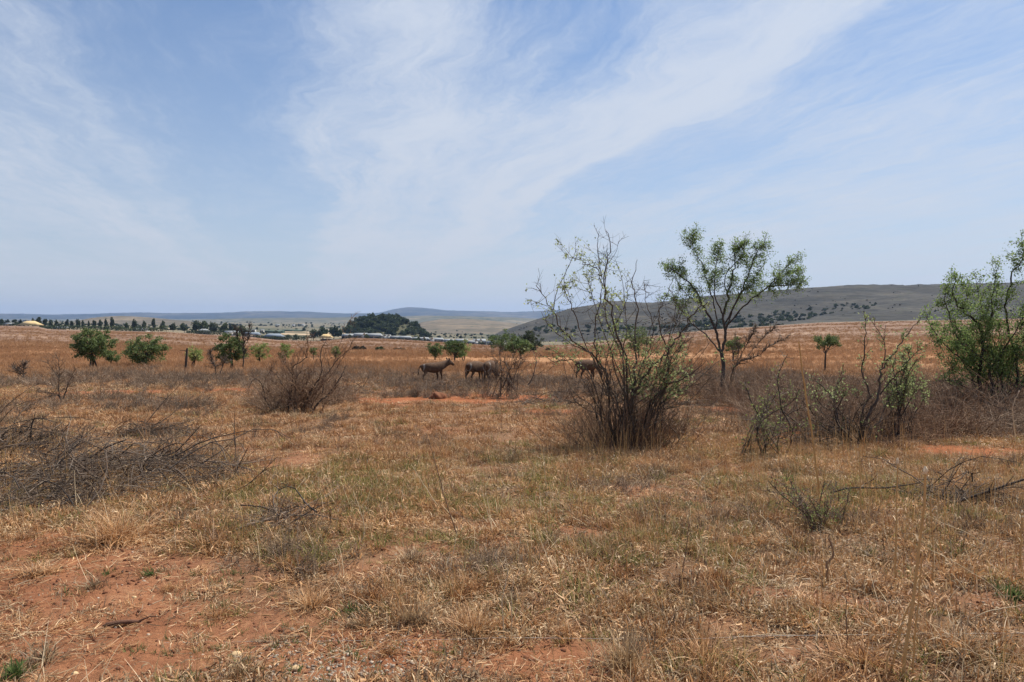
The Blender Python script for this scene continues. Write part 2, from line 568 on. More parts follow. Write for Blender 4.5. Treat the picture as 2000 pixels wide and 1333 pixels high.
# ------------------------------------------------------------------ ground sheet
def ground_mat():
    m, k = new_mat('veld_ground')
    ge = k.n('ShaderNodeNewGeometry')
    pos = ge.outputs['Position']
    ab = k.n('ShaderNodeAttribute', attribute_name='bare')
    at = k.n('ShaderNodeAttribute', attribute_name='tone')
    n1 = k.noise(pos, 1.3, 6, .6)
    n2 = k.noise(pos, 14, 6, .65)
    n3 = k.noise(pos, 70, 5, .65)
    soil = k.ramp(k.math('ADD', k.math('MULTIPLY', n1, .55), k.math('MULTIPLY', n2, .45)),
                  [(.25, (.13, .058, .033)), (.42, (.24, .112, .062)), (.56, (.33, .165, .092)), (.72, (.43, .26, .155))])
    redder = k.mix(1.0, soil, (1.06, .80, .62), 'MULTIPLY')
    soil = k.mix(1.0, k.mix(at.outputs['Fac'], soil, redder), (.80, .78, .76), 'MULTIPLY')
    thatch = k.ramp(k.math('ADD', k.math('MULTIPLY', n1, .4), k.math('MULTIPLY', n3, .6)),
                    [(.28, (.085, .046, .026)), (.45, (.145, .080, .044)), (.6, (.21, .122, .068)), (.75, (.34, .22, .13))])  # dead litter, darkened further to put shade into gaps between tufts
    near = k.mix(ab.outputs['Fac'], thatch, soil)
    # the open grassland and plain beyond
    sx = k.n('ShaderNodeSeparateXYZ'); k.t.links.new(pos, sx.inputs[0])
    yy = sx.outputs[1]
    sq = k.comb(k.math('MULTIPLY', sx.outputs[0], .35), yy, 0.0)
    f1 = k.noise(sq, .03, 5, .6); f2 = k.noise(sq, .18, 5, .65); f3 = k.noise(pos, .9, 4, .6)
    ff = k.math('ADD', k.math('MULTIPLY', f1, .45), k.math('ADD', k.math('MULTIPLY', f2, .35), k.math('MULTIPLY', f3, .2)))
    field_o = k.ramp(ff, [(.30, (.19, .095, .045)), (.48, (.30, .155, .075)), (.62, (.40, .225, .115))])
    field_p = k.ramp(ff, [(.39, (.075, .043, .029)), (.46, (.145, .088, .060)), (.53, (.205, .130, .090)), (.62, (.31, .21, .145))])
    fld = k.mix(k.remap(k.math('ADD', yy, k.math('MULTIPLY', f1, 60)), 120, 190), field_o, field_p)
    pl1 = k.noise(pos, .004, 6, .6); pl2 = k.noise(pos, .02, 4, .6)
    plain = k.ramp(k.math('ADD', k.math('MULTIPLY', pl1, .6), k.math('MULTIPLY', pl2, .4)),
                   [(.38, (.042, .054, .034)), (.48, (.085, .085, .055)), (.56, (.19, .15, .10)), (.68, (.32, .25, .165))])
    c = k.mix(k.remap(yy, 45, 75), near, fld)
    c = k.mix(k.remap(yy, 520, 640), c, plain)
    bh = k.math('ADD', k.math('MULTIPLY', n2, .6), k.math('MULTIPLY', n3, .4))
    return finish(m, k, c, .95, 0, (bh, .9, .05), .12)


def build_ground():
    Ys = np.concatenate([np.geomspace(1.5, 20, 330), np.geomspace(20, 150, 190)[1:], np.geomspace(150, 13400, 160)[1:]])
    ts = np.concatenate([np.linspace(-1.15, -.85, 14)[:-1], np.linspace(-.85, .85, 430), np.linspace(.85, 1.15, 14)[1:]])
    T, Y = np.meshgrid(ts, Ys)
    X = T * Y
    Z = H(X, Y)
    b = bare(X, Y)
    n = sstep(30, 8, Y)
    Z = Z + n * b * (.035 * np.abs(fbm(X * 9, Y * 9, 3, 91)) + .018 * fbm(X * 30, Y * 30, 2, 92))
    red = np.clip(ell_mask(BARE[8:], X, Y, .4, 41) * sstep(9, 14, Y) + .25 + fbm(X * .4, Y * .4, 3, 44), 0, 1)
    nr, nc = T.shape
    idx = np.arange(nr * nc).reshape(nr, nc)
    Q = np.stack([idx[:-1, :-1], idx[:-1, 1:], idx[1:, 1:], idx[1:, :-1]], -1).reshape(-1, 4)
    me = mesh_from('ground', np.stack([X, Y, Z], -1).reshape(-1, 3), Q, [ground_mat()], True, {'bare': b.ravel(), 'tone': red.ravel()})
    o = link('ground', me)
    tag(o, 'dry brown grassland with bare red soil patches in the foreground', 'ground', None, 'structure')
    # the same veld behind and beside the camera
    k = 1.15
    gb = Geo()
    gb.add([(-k * 1.5, 1.5, -.03), (k * 1.5, 1.5, -.03), (k * 40, 40, -.95), (600, 40, -.95), (600, -500, -.03), (-600, -500, -.03), (-600, 40, -.95), (-k * 40, 40, -.95)],
           [(0, 1, 4, 5), (1, 2, 3, 4), (0, 5, 6, 7)])
    o2 = gb.build('ground', M['field'])
    tag(o2, 'dry brown grassland continuing outside the view', 'ground', None, 'structure')


build_ground()


# ------------------------------------------------------------------ hills
def hill_mat(name, stops, s1, s2, stretch=1.0, bush=None):
    m, k = new_mat(name)
    ge = k.n('ShaderNodeNewGeometry')
    sx = k.n('ShaderNodeSeparateXYZ'); k.t.links.new(ge.outputs['Position'], sx.inputs[0])
    p = k.comb(sx.outputs[0], sx.outputs[1], k.math('MULTIPLY', sx.outputs[2], stretch))
    a = k.noise(p, s1, 5, .6); b = k.noise(p, s2, 5, .65)
    f = k.math('ADD', k.math('MULTIPLY', a, .5), k.math('MULTIPLY', b, .5))
    c = k.ramp(f, stops)
    if bush:
        v = k.noise(p, bush[0], 3, .5)
        c = k.mix(k.remap(v, bush[1], bush[1] + .08), c, bush[2])
    return finish(m, k, c, .95, 0, (b, .5, 2.0), .1)


M['hill_far'] = hill_mat('far_wooded_hill', [(.38, (.016, .020, .018)), (.48, (.034, .036, .029)), (.56, (.075, .068, .052)), (.66, (.15, .125, .09))], .0012, .006, 4)
M['hill_mid'] = hill_mat('mid_wooded_plain', [(.35, (.050, .060, .040)), (.5, (.10, .095, .065)), (.62, (.22, .175, .12))], .002, .012, 4, (.02, .56, (.04, .05, .032)))
M['hill_tan'] = hill_mat('tan_grass_hill', [(.34, (.060, .058, .044)), (.46, (.105, .090, .068)), (.54, (.145, .118, .088)), (.66, (.21, .165, .118))], .006, .03, 4, (.045, .60, (.055, .065, .04)))
M['hill_ridge'] = hill_mat('brown_grey_ridge_slope', [(.36, (.020, .021, .020)), (.46, (.037, .036, .033)), (.55, (.056, .052, .045)), (.64, (.105, .088, .068))], .01, .06, 9, (.06, .62, (.045, .05, .034)))
M['hill_kopje'] = hill_mat('kopje_earth', [(.35, (.05, .055, .032)), (.6, (.095, .085, .05)), (.75, (.24, .18, .11))], .02, .1, 2)


def hill(name, crest, Yf, Yc, Yb, mat, label, amp=0.02, nx=160, ny=36, power=1.0, seed=0, cat='hill'):
    pxs = np.array([c[0] for c in crest], float); pys = np.array([c[1] for c in crest], float)
    t = (np.linspace(pxs[0], pxs[-1], nx) - 1000) / FPX
    pc = np.interp(t * FPX + 1000, pxs, pys)
    ker = np.ones(5) / 5
    pc = np.convolve(np.pad(pc, 2, mode='edge'), ker, 'valid')
    zc = CAMZ - (pc - 635) / FPX * Yc
    s = np.concatenate([np.linspace(0, 1, ny), np.linspace(1, 0, ny // 2)[1:]])
    Yr = np.concatenate([np.linspace(Yf, Yc, ny), np.linspace(Yc, Yb, ny // 2)[1:]])
    S, T = np.meshgrid(s, t, indexing='ij')
    Y = np.meshgrid(Yr, t, indexing='ij')[0]
    X = T * Y
    Z0 = H(X, Y) - 0.01 * (Yc * .05)
    prof = (.5 - .5 * np.cos(np.pi * S)) * .55 + .45 * S ** power
    Zc = np.broadcast_to(zc, X.shape)
    Z = Z0 + (Zc - Z0) * prof
    rel = np.maximum(Zc - Z0, 0)
    sc = 6.0 / (Yc - Yf)
    Z = Z + rel * amp * 6 * fbm(X * sc, Y * sc, 5, 60 + seed) * np.sin(np.pi * np.clip(S, 0, 1)) ** .5
    Z = Z + rel * amp * fbm(X * sc * 6, Y * sc * 6, 4, 70 + seed) * S
    nr, nc = X.shape
    idx = np.arange(nr * nc).reshape(nr, nc)
    Q = np.stack([idx[:-1, :-1], idx[:-1, 1:], idx[1:, 1:], idx[1:, :-1]], -1).reshape(-1, 4)
    V = np.stack([X, Y, Z], -1).reshape(-1, 3)
    o = link(name, mesh_from(name, V, Q, [mat], True))
    tag(o, label, cat, None, 'structure')
    return X, Y, Z


hill('far_hills', [(-700, 616), (-300, 613), (0, 613), (100, 615), (200, 613), (270, 610.5), (330, 612), (400, 612), (470, 610), (540, 608), (600, 610), (680, 613),
                   (740, 612), (765, 606.5), (785, 603), (800, 601), (830, 602), (870, 607), (920, 608), (1000, 610), (1040, 608.5), (1100, 606), (1200, 606), (1400, 606), (2000, 604), (2700, 602)],
     8200, 10500, 12800, M['hill_far'], 'hazy blue hills along the whole horizon', .09, 900, 26, 1.0, 1, 'hills')
hill('wooded_rise', [(-500, 628), (0, 627), (200, 626), (380, 625), (480, 622), (560, 621), (640, 621), (700, 620), (760, 619), (830, 617), (900, 618), (1000, 621), (1080, 624), (1200, 626), (1700, 630)],
     3600, 4700, 6000, M['hill_mid'], 'low blue-green wooded rise below the far hills', .09, 700, 26, 1.0, 2)
hill('grassy_hill', [(100, 640), (140, 630), (170, 623), (200, 619), (240, 617.5), (290, 620), (340, 625), (380, 629), (430, 636)],
     1500, 1900, 2500, M['hill_tan'], 'low tan grassy hill behind the row of dark pines', .04, 120, 30, 1.0, 3)
hill('grassy_hill', [(790, 660), (820, 630), (860, 624), (900, 623), (940, 625), (980, 629), (1020, 634), (1060, 640), (1120, 650)],
     1250, 2000, 2700, M['hill_tan'], 'tan grassy hill between wooded kopje and long ridge', .05, 130, 40, 1.0, 4)
RX, RY, RZ = hill('ridge', [(930, 664), (960, 655), (1000, 640), (1060, 621), (1112, 604), (1150, 598), (1202, 591), (1262, 593), (1326, 586), (1400, 578), (1480, 572), (1600, 565), (1700, 560), (1850, 556), (2000, 552), (2300, 547), (2800, 545)],
                  640, 1350, 1900, M['hill_ridge'], 'long brown-grey ridge rising to the right edge', .08, 300, 90, 1.25, 5, 'ridge')
KX, KY, KZ = hill('kopje', [(668, 664), (682, 640), (700, 629), (725, 622), (745, 620), (770, 620), (795, 626), (812, 638), (832, 656), (850, 668)],
                  760, 860, 980, M['hill_kopje'], 'small wooded hill above the village roofs', .05, 90, 30, 1.0, 6)

# ------------------------------------------------------------------ haze: the dry, dusty air
hz = Geo()
hz.box((-16500, -1500, -90), (16500, 13900, 330))
hme = hz.mesh('haze', None) if False else mesh_from('haze', np.concatenate(hz.V), [np.concatenate(hz.Q)])
haze = link('haze', hme)
hm = bpy.data.materials.new('haze_air')
hm.use_nodes = True
hm.node_tree.nodes.clear()
hk = NT(hm.node_tree)
pv = hk.n('ShaderNodeVolumePrincipled')
pv.inputs['Color'].default_value = (.37, .56, .93, 1)
pv.inputs['Density'].default_value = 0.000058
pv.inputs['Anisotropy'].default_value = 0.25
ho = hk.n('ShaderNodeOutputMaterial')
hm.node_tree.links.new(pv.outputs[0], ho.inputs['Volume'])
haze.data.materials.append(hm)
tag(haze, 'pale blue dusty haze over the far hills', 'haze', None, 'stuff')


# ------------------------------------------------------------------ instanced ground cover (stuff)
SRC = bpy.data.collections.new('scatter_sources')      # never linked to the scene


def source(name, me):
    o = bpy.data.objects.new(name, me)
    SRC.objects.link(o)
    return o


def scatter(name, sources, pos, rot, scl, idx, label, cat):
    pos = np.asarray(pos, np.float32)
    me = bpy.data.meshes.new(name)
    me.vertices.add(len(pos))
    me.vertices.foreach_set('co', pos.ravel())
    for nm, tp, a, key in (('rot', 'FLOAT_VECTOR', rot, 'vector'), ('scl', 'FLOAT_VECTOR', scl, 'vector'), ('idx', 'INT', idx, 'value')):
        at = me.attributes.new(nm, tp, 'POINT')
        at.data.foreach_set(key, np.asarray(a, np.int32 if tp == 'INT' else np.float32).ravel())
    o = link(name, me)
    ng = bpy.data.node_groups.new(name + '_nodes', 'GeometryNodeTree')
    ng.interface.new_socket('Geometry', in_out='INPUT', socket_type='NodeSocketGeometry')
    ng.interface.new_socket('Geometry', in_out='OUTPUT', socket_type='NodeSocketGeometry')
    gi = ng.nodes.new('NodeGroupInput'); go = ng.nodes.new('NodeGroupOutput')
    join = ng.nodes.new('GeometryNodeJoinGeometry')
    for s in reversed(sources):      # the join node lists its last link first
        oi = ng.nodes.new('GeometryNodeObjectInfo')
        oi.inputs['Object'].default_value = s
        gti = ng.nodes.new('GeometryNodeGeometryToInstance')
        ng.links.new(oi.outputs['Geometry'], gti.inputs[0])
        ng.links.new(gti.outputs[0], join.inputs[0])
    iop = ng.nodes.new('GeometryNodeInstanceOnPoints')
    ng.links.new(gi.outputs[0], iop.inputs['Points'])
    ng.links.new(join.outputs[0], iop.inputs['Instance'])
    iop.inputs['Pick Instance'].default_value = True
    for nm, tp, sk in (('rot', 'FLOAT_VECTOR', 'Rotation'), ('scl', 'FLOAT_VECTOR', 'Scale'), ('idx', 'INT', 'Instance Index')):
        na = ng.nodes.new('GeometryNodeInputNamedAttribute')
        na.data_type = tp
        na.inputs['Name'].default_value = nm
        ng.links.new(na.outputs['Attribute'], iop.inputs[sk])
    ng.links.new(iop.outputs[0], go.inputs[0])
    md = o.modifiers.new('scatter', 'NODES')
    md.node_group = ng
    return tag(o, label, cat, None, 'stuff')


def rots(n, tilt=.12, rng=RNG):
    return np.stack([rng.normal(0, tilt, n), rng.normal(0, tilt, n), rng.uniform(0, 6.283, n)], -1)


def scl3(s, zvar=.2, rng=RNG):
    s = np.asarray(s)
    return np.stack([s, s, s * rng.uniform(1 - zvar, 1 + zvar, len(s))], -1)


# ------------------------------------------------------------------ far trees
def crown_mesh(name, mat, rx, rz, z0, lumps, nleaf, size, seed, cone=0.0, flat=0.0, trunk=.25):
    """lumpy crown of leaf-sized faces + short trunk, base at the origin"""
    rng = np.random.default_rng(seed)
    gq = Geo()
    C = []
    for i in range(lumps):
        d = rng.normal(size=3); d /= np.linalg.norm(d)
        r = rng.uniform(.35, .72)
        p = d * r
        if cone:
            p[:2] *= (1 - cone * (p[2] * .5 + .5))
        C.append(p)
    C = np.array(C)
    L = C[rng.integers(0, lumps, nleaf)]
    d = rng.normal(size=(nleaf, 3)); d /= np.linalg.norm(d, axis=1, keepdims=True)
    p = L + d * (rng.uniform(.55, 1, nleaf) ** .5)[:, None] * rng.uniform(.28, .42, nleaf)[:, None]
    p[:, 2] = np.maximum(p[:, 2], -.8 + flat)
    p = p * np.array([rx, rx, rz]) + np.array([0, 0, z0])
    gq.leaves(p, size, .75, rng=rng)
    return gq, C


def far_tree_obj(name, loc, crown_me, trunk_me, label, cat, group, s, rz):
    o = thing(name, loc, label, cat, group, rz)
    o.scale = s
    link('crown', crown_me, o); link('trunk', trunk_me, o)
    return o


def trunk_mesh(h, r, mat, seed=0):
    gq = Geo()
    rng = np.random.default_rng(seed)
    p = np.array([[0, 0, -.3], [rng.normal(0, .05), rng.normal(0, .05), h * .5], [0, 0, h]])
    gq.tube(p, [r, r * .8, r * .5], 6)
    return gq.mesh('trunk', mat)


PINE_C = []
for i in range(4):
    q, _ = crown_mesh('crown', None, 2.6, 3.9, 4.9, 14, 620, .95, 100 + i, .45)
    PINE_C.append(q.mesh('crown', M['far_dark']))
PINE_T = trunk_mesh(6, .3, M['darkwood'])
ROUND_C = []
for i in range(4):
    q, _ = crown_mesh('crown', None, 4.2, 3.3, 4.0, 16, 700, 1.0, 120 + i, 0, .15)
    ROUND_C.append(q.mesh('crown', M['far_dark' if i % 2 else 'far_green']))
ROUND_T = trunk_mesh(4, .32, M['darkwood'])

ORD = ['first', 'second', 'third', 'fourth', 'fifth', 'sixth', 'seventh', 'eighth', 'ninth', 'tenth', 'eleventh', 'twelfth', 'thirteenth',
       'fourteenth', 'fifteenth', 'sixteenth', 'seventeenth', 'eighteenth', 'nineteenth', 'twentieth']
pines = [(3, 623, 11), (16, 623.5, 11), (28, 622, 12), (40, 623.5, 9), (64, 622, 9), (76, 618.5, 14), (88, 620, 11), (99, 623.5, 11), (110, 625, 9), (131, 623, 9),
         (140, 624, 9), (152, 622.5, 12), (162, 625.5, 8), (173, 626, 7), (185, 623, 10), (196, 623.5, 10), (207, 622.5, 9), (219, 618.5, 12)]
for i, (px, top, w) in enumerate(pines):
    Yp = 640
    b = P(px, 640, Yp); b[2] = Hs(b[0], Yp) - .1
    ht = P(px, top, Yp)[2] - b[2]
    sx = w / FPX * Yp / 5.6
    o = far_tree_obj('pine_tree', b, PINE_C[i % 4], PINE_T, f'{ORD[i]} dark pine from the left in the row behind the left field', 'tree',
                     'dark pines along the far edge of the left field', (sx, sx, ht / 8.7), i * 1.3)

ft = [(248, 629, 10, 'low dark tree at the left of the grey-roofed shed behind the hedge'), (262, 621, 12, 'tall blue-green tree above the long pale shed roof'),
      (281, 625, 10, 'rounded dark tree right of the long pale shed roof'), (300, 620.5, 9, 'slim dark tree standing above the right part of the green hedge'),
      (318, 624.5, 10, 'dark tree near the right end of the green hedge'), (338, 629, 14, 'low spreading tree past the right end of the green hedge'),
      (360, 630, 16, 'low grey-green tree left of the dark grove'),
      (382, 625, 20, 'broad dark tree at the left end of the dark grove'), (398, 624, 20, 'highest dark tree of the grove by the hip-roofed house'),
      (418, 627, 20, 'dark tree in the middle of the grove by the hip-roofed house'), (437, 629, 20, 'dark tree right of the middle of the grove'),
      (455, 631, 20, 'dark tree behind the white shed in the grove'), (474, 634, 20, 'dark tree at the right end of the grove'),
      (612, 641, 22, 'dark rounded tree left of the thatched gazebo clump'), (630, 637, 26, 'large dark tree right behind the thatched gazebo'),
      (652, 636, 24, 'dark tree between thatched gazebo and sandy track'), (664, 641, 14, 'small dark tree beside the sandy track'),
      (594, 637.5, 8, 'tiny dark tree alone on the sandy field far behind'),
      (580, 652, 16, 'dark shrub-like tree right of the low farmhouse'), (562, 653, 15, 'dark round tree touching the farmhouse roof end'), (511, 655, 12, 'dark bush-like tree left of the low farmhouse'),
      (495, 653, 12, 'small dark tree by the blue-grey shed'),
      (1700, 557, 6, 'tiny tree on the crest line of the long ridge'), (1830, 568, 22, 'dark tree clump high on the slope of the long ridge')]
for i, (px, top, w, lab) in enumerate(ft):
    if top < 610:
        j = np.argmin(np.abs(RX / RY * FPX + 1000 - px) * .2 + np.abs(635 - (RZ - CAMZ) / RY * FPX - (top + (4 if px < 1750 else 14))))
        b = np.array([RX.flat[j], RY.flat[j], RZ.flat[j] - .3]); Yp = b[1]
    else:
        Yp = 1050 if px == 594 else (600 if 490 < px < 600 else 630)
        b = P(px, 650, Yp); b[2] = Hs(b[0], Yp) - .2
    ht = max(P(px, top, Yp)[2] - b[2], 2.0)
    sx = w / FPX * Yp / 8.2
    far_tree_obj('broadleaf_tree', b, ROUND_C[i % 4], ROUND_T, lab, 'tree', 'trees around the far farms', (sx, sx, ht / 7.3), i * 2.1)


def hedge(px0, px1, top, bot, Y, label, mat, seed):
    rng = np.random.default_rng(seed)
    a = P(px0, bot, Y); b = P(px1, bot, Y)
    wid = b[0] - a[0]
    n = int(wid * 26)
    q = Geo()
    f = rng.uniform(0, 1, n)
    x = a[0] + f * wid
    gz = H(x, np.full(n, Y))
    hh = (np.interp(f, [0, 1], [P(px0, top, Y)[2] - gz[0], P(px1, top, Y)[2] - gz[-1]]) if False else (P((px0 + px1) / 2, top, Y)[2] - gz))
    hh = np.maximum(hh, 1.5) * (.72 + .55 * vnoise(x * .25, x * 0, seed))
    r = rng.uniform(0, 1, n) ** .6
    z = gz + hh * r
    y = Y + rng.normal(0, 1.4, n) * (1.1 - .5 * r)
    q.leaves(np.stack([x, y, z], -1), .95, .8, rng=rng)
    c = np.array([(a[0] + b[0]) / 2, Y, Hs((a[0] + b[0]) / 2, Y)])
    o = q.build('hedge', M[mat], None, False, c)
    return tag(o, label, 'hedge')


hedge(-40, 46, 632, 639, 610, 'dark hedge left of the thatched house under the pines', 'far_dark', 1)
hedge(78, 240, 637, 646, 585, 'long blue-green hedge in front of the row of pines', 'far_green', 2)
hedge(222, 328, 639, 650, 560, 'green clipped hedge right of the pines at the field edge', 'far_green', 3)
hedge(365, 490, 646, 655, 570, 'dark scrubby hedge under the grove and hip-roofed house', 'far_dark', 4)
hedge(500, 600, 658, 666, 545, 'dark garden hedge in front of the low farmhouse', 'far_dark', 5)


# ------------------------------------------------------------------ far buildings
def prism(q, x0, x1, y0, y1, z0, z1, hip=0.0, over=.4):
    """pitched roof along x: eaves z0, ridge z1"""
    x0 -= over; x1 += over; y0 -= over; y1 += over
    ym = (y0 + y1) / 2; hx = hip * (x1 - x0)
    V = [(x0, y0, z0), (x1, y0, z0), (x1, y1, z0), (x0, y1, z0), (x0 + hx, ym, z1), (x1 - hx, ym, z1)]
    q.add(V, [(0, 1, 5, 4), (2, 3, 4, 5), (3, 2, 1, 0)], [(1, 2, 5), (3, 0, 4)])


def house(px, py, wpx, hpx, Y, label, roof='roof_metal', wall='wall_dark', hip=.0, depth=7, rz=0.0, gables=(), nwin=3, name='house', cat='house', roof_frac=.5):
    b = P(px, py, Y); b[2] = Hs(b[0], Y) - .1
    w = wpx / FPX * Y; h = max(hpx / FPX * Y, 2.6)
    o = thing(name, b, label, cat, 'far farm and village buildings', rz)
    ez = h * (1 - roof_frac)
    q = Geo(); q.box((-w / 2, -depth / 2, -.6), (w / 2, depth / 2, ez)); q.build('wall', M[wall], o)
    q = Geo(); prism(q, -w / 2, w / 2, -depth / 2, depth / 2, ez + .003, h, hip); rf = q.build('roof', M[roof], o)
    for gx in gables:
        q = Geo(); gw = 1.5; x = gx * w
        q.box((x - gw, -depth / 2 - .55, 0), (x + gw, -depth / 2 - .2, ez + .4))
        q.add([(x - gw, -depth / 2 - .55, ez + .4), (x + gw, -depth / 2 - .55, ez + .4), (x, -depth / 2 - .55, h + .7),
               (x - gw, -depth / 2 - .2, ez + .4), (x + gw, -depth / 2 - .2, ez + .4), (x, -depth / 2 - .2, h + .7)], [(0, 3, 5, 2), (1, 2, 5, 4)], [(0, 1, 2), (3, 5, 4)])
        q.build('gable', M['wall_white'], o)
    for k in range(nwin):
        x = -w / 2 + (k + .5) * w / nwin
        if any(abs(x - gx * w) < 2 for gx in gables):
            continue
        q = Geo(); q.box((x - .7, -depth / 2 - .03, ez * .35), (x + .7, -depth / 2 + .05, ez * .85)); q.build('window', M['glass'], o)
    q = Geo(); x = w * .08; q.box((x - .5, -depth / 2 - .04, 0), (x + .5, -depth / 2 + .05, ez * .82)); q.build('door', M['wall_tan'], o)
    return o


VY = 590
house(60, 638, 32, 11, 600, 'large golden thatched house among the pines at far left', 'roof_thatch', 'wall_tan', .28, 14, .12, (), 4, roof_frac=.75)
house(20, 637, 14, 5, 612, 'low pale-roofed house half hidden by the hedge at far left', 'roof_metal', 'wall_tan', .0, 8, 0, (), 3)
house(120, 637, 22, 5, 615, 'low pale shed roof behind the hedge under the pines', 'roof_metal', 'wall_tan', 0, 8, 0, (), 3, 'shed', 'shed')
house(276, 643, 24, 6, 590, 'long pale shed roof rising above the green hedge', 'roof_metal', 'wall_white', 0, 9, 0, (), 4, 'shed', 'shed')
house(398, 655, 20, 11, 585, 'grey hip-roofed house in front of the dark grove', 'roof_grey', 'wall_dark', .3, 11, .1, (), 3)
house(452, 657, 22, 10, 560, 'white metal-roofed shed behind the double green tree', 'roof_metal', 'wall_white', 0, 9, .15, (), 3, 'shed', 'shed', .35)
house(493, 660, 24, 10, 560, 'pale blue-grey roofed shed right of the white shed', 'roof_blue', 'wall_tan', 0, 9, -.1, (), 3, 'shed', 'shed', .5)
house(535, 664, 34, 12, 555, 'low farmhouse with broad blue-grey hip roof and dark veranda', 'roof_blue', 'wall_dark', .2, 12, .05, (), 4, 'farmhouse', 'house')
house(496, 643, 6, 7, 900, 'left of two small white cubes on the far plain', 'roof_metal', 'wall_white', 0, 5, 0, (), 2, 'storehouse', 'building', .15)
house(512, 644, 6, 7, 900, 'right of two small white cubes on the far plain', 'roof_metal', 'wall_white', 0, 5, 0, (), 2, 'storehouse', 'building', .15)
house(534, 644, 38, 5, 930, 'long dark green shade-cloth shed beside the two white cubes', 'roof_green', 'roof_green', 0, 14, 0, (), 0, 'shade_shed', 'shed', .3)
house(572, 641, 38, 4.5, 1050, 'second long green shade-cloth shed farther behind', 'roof_green', 'roof_green', 0, 14, 0, (), 0, 'shade_shed', 'shed', .3)
house(542, 634, 7, 3.5, 1900, 'leftmost tiny white building on the distant plain', 'roof_metal', 'wall_white', 0, 6, 0, (), 0, 'storehouse', 'building')
house(573, 633.5, 5, 4, 1900, 'tiny white building left of the middle on the distant plain', 'roof_metal', 'wall_white', 0, 6, 0, (), 0, 'storehouse', 'building')
house(592, 633.5, 5, 4.5, 1900, 'tiny white upright building in the middle of the distant plain', 'roof_metal', 'wall_white', 0, 6, 0, (), 0, 'storehouse', 'building')
vill = [(680, 657, 22, 9, (), 'leftmost village house, beside the sandy track', 'roof_metal', 'wall_dark'),
        (705, 659, 27, 10, (.28,), 'second village house from the track with a white gable', 'roof_metal', 'wall_dark'),
        (731, 660.5, 28, 10, (), 'wide pale-roofed village house below the kopje', 'roof_metal', 'wall_dark'),
        (756, 661, 14, 8, (-.25, .28), 'white double-gabled cottage below the kopje', 'roof_grey', 'wall_white'),
        (772, 662, 18, 7, (), 'grey-roofed village house right of the white cottage', 'roof_grey', 'wall_dark'),
        (791, 663, 23, 8, (), 'pale-roofed village house below the right foot of the kopje', 'roof_metal', 'wall_dark'),
        (813, 664, 14, 6, (), 'small grey village house in the middle of the row', 'roof_grey', 'wall_tan'),
        (826, 666, 22, 7.5, (.2,), 'village house with low pale wall in front', 'roof_metal', 'wall_dark'),
        (853, 667.5, 24, 8, (-.3,), 'village house with white gable behind the three small trees', 'roof_metal', 'wall_dark'),
        (876, 669, 20, 7, (), 'pale-roofed village house above the middle small tree', 'roof_metal', 'wall_white'),
        (901, 670, 24, 9, (.38,), 'village house with white end gable above the small trees', 'roof_metal', 'wall_dark'),
        (920, 671, 14, 6, (), 'small grey village house left of the white-gabled last ones', 'roof_grey', 'wall_dark'),
        (936, 673, 26, 11, (-.25, .1), 'long white-roofed village house with twin gables near the tree cluster', 'roof_metal', 'wall_dark'),
        (962, 675, 20, 9, (), 'last village house at the edge of the tree cluster', 'roof_metal', 'wall_white')]
for i, (px, py, w, h, gb, lab, rf, wl) in enumerate(vill):
    house(px, py, w, h, VY - (i % 3) * 14, lab, rf, wl, .06, 8, .12 * math.sin(i * 2.3), gb, 3, 'house', 'house', .55)

# thatched gazebo on posts
b = P(637, 668, 420); b[2] = Hs(b[0], 420)
gz = thing('gazebo', b, 'golden thatched gazebo at the edge of the field', 'gazebo')
gs = 420 / FPX
q = Geo()
prism(q, -10 * gs, 10 * gs, -2.6, 2.6, 5.5 * gs, 12.5 * gs, .3, .8)
q.build('roof', M['roof_thatch'], gz)
q = Geo(); q.box((-9 * gs, -1.9, -.3), (9 * gs, 2.2, 3.0 * gs)); q.build('wall', M['wall_dark'], gz)
for sx_ in (-9.5, -3.2, 3.2, 9.5):
    q = Geo(); q.tube([(sx_ * gs, -2.5, -.3), (sx_ * gs, -2.5, 5.8 * gs)], .11, 6); q.build('post', M['darkwood'], gz)

# sandy track climbing beside the kopje
tr = Geo()
tp = [(672, 662), (668, 655), (665, 648), (671, 641), (676, 636), (664, 633), (640, 632)]
pts = []
for i, (px, py) in enumerate(tp):
    Yt = 640 + i * 55
    p_ = P(px, py, Yt); pts.append(p_)
pts = curve(pts, 30)
for i in range(len(pts)):
    pts[i][2] = Hs(pts[i][0], pts[i][1]) + .25
d_ = np.gradient(pts, axis=0); s_ = np.stack([d_[:, 1], -d_[:, 0], d_[:, 0] * 0], -1); s_ /= np.linalg.norm(s_, axis=1, keepdims=True)
wv = (1.7 + .5 * np.sin(np.arange(30) * .9))[:, None]
VV = np.stack([pts - s_ * wv, pts + s_ * wv, pts - s_ * wv * 1.4 + (0, 0, -6), pts + s_ * wv * 1.4 + (0, 0, -6)], 1).reshape(-1, 3)
i_ = np.arange(29) * 4
tr.add(VV, np.concatenate([np.stack([i_, i_ + 1, i_ + 5, i_ + 4], -1), np.stack([i_ + 2, i_, i_ + 4, i_ + 6], -1), np.stack([i_ + 1, i_ + 3, i_ + 7, i_ + 5], -1)]))
tag(tr.build('track', flat_mat('sandy_track', (.52, .39, .25), .95, .05, .2)), 'pale sandy track climbing left of the kopje', 'track', None, 'structure')

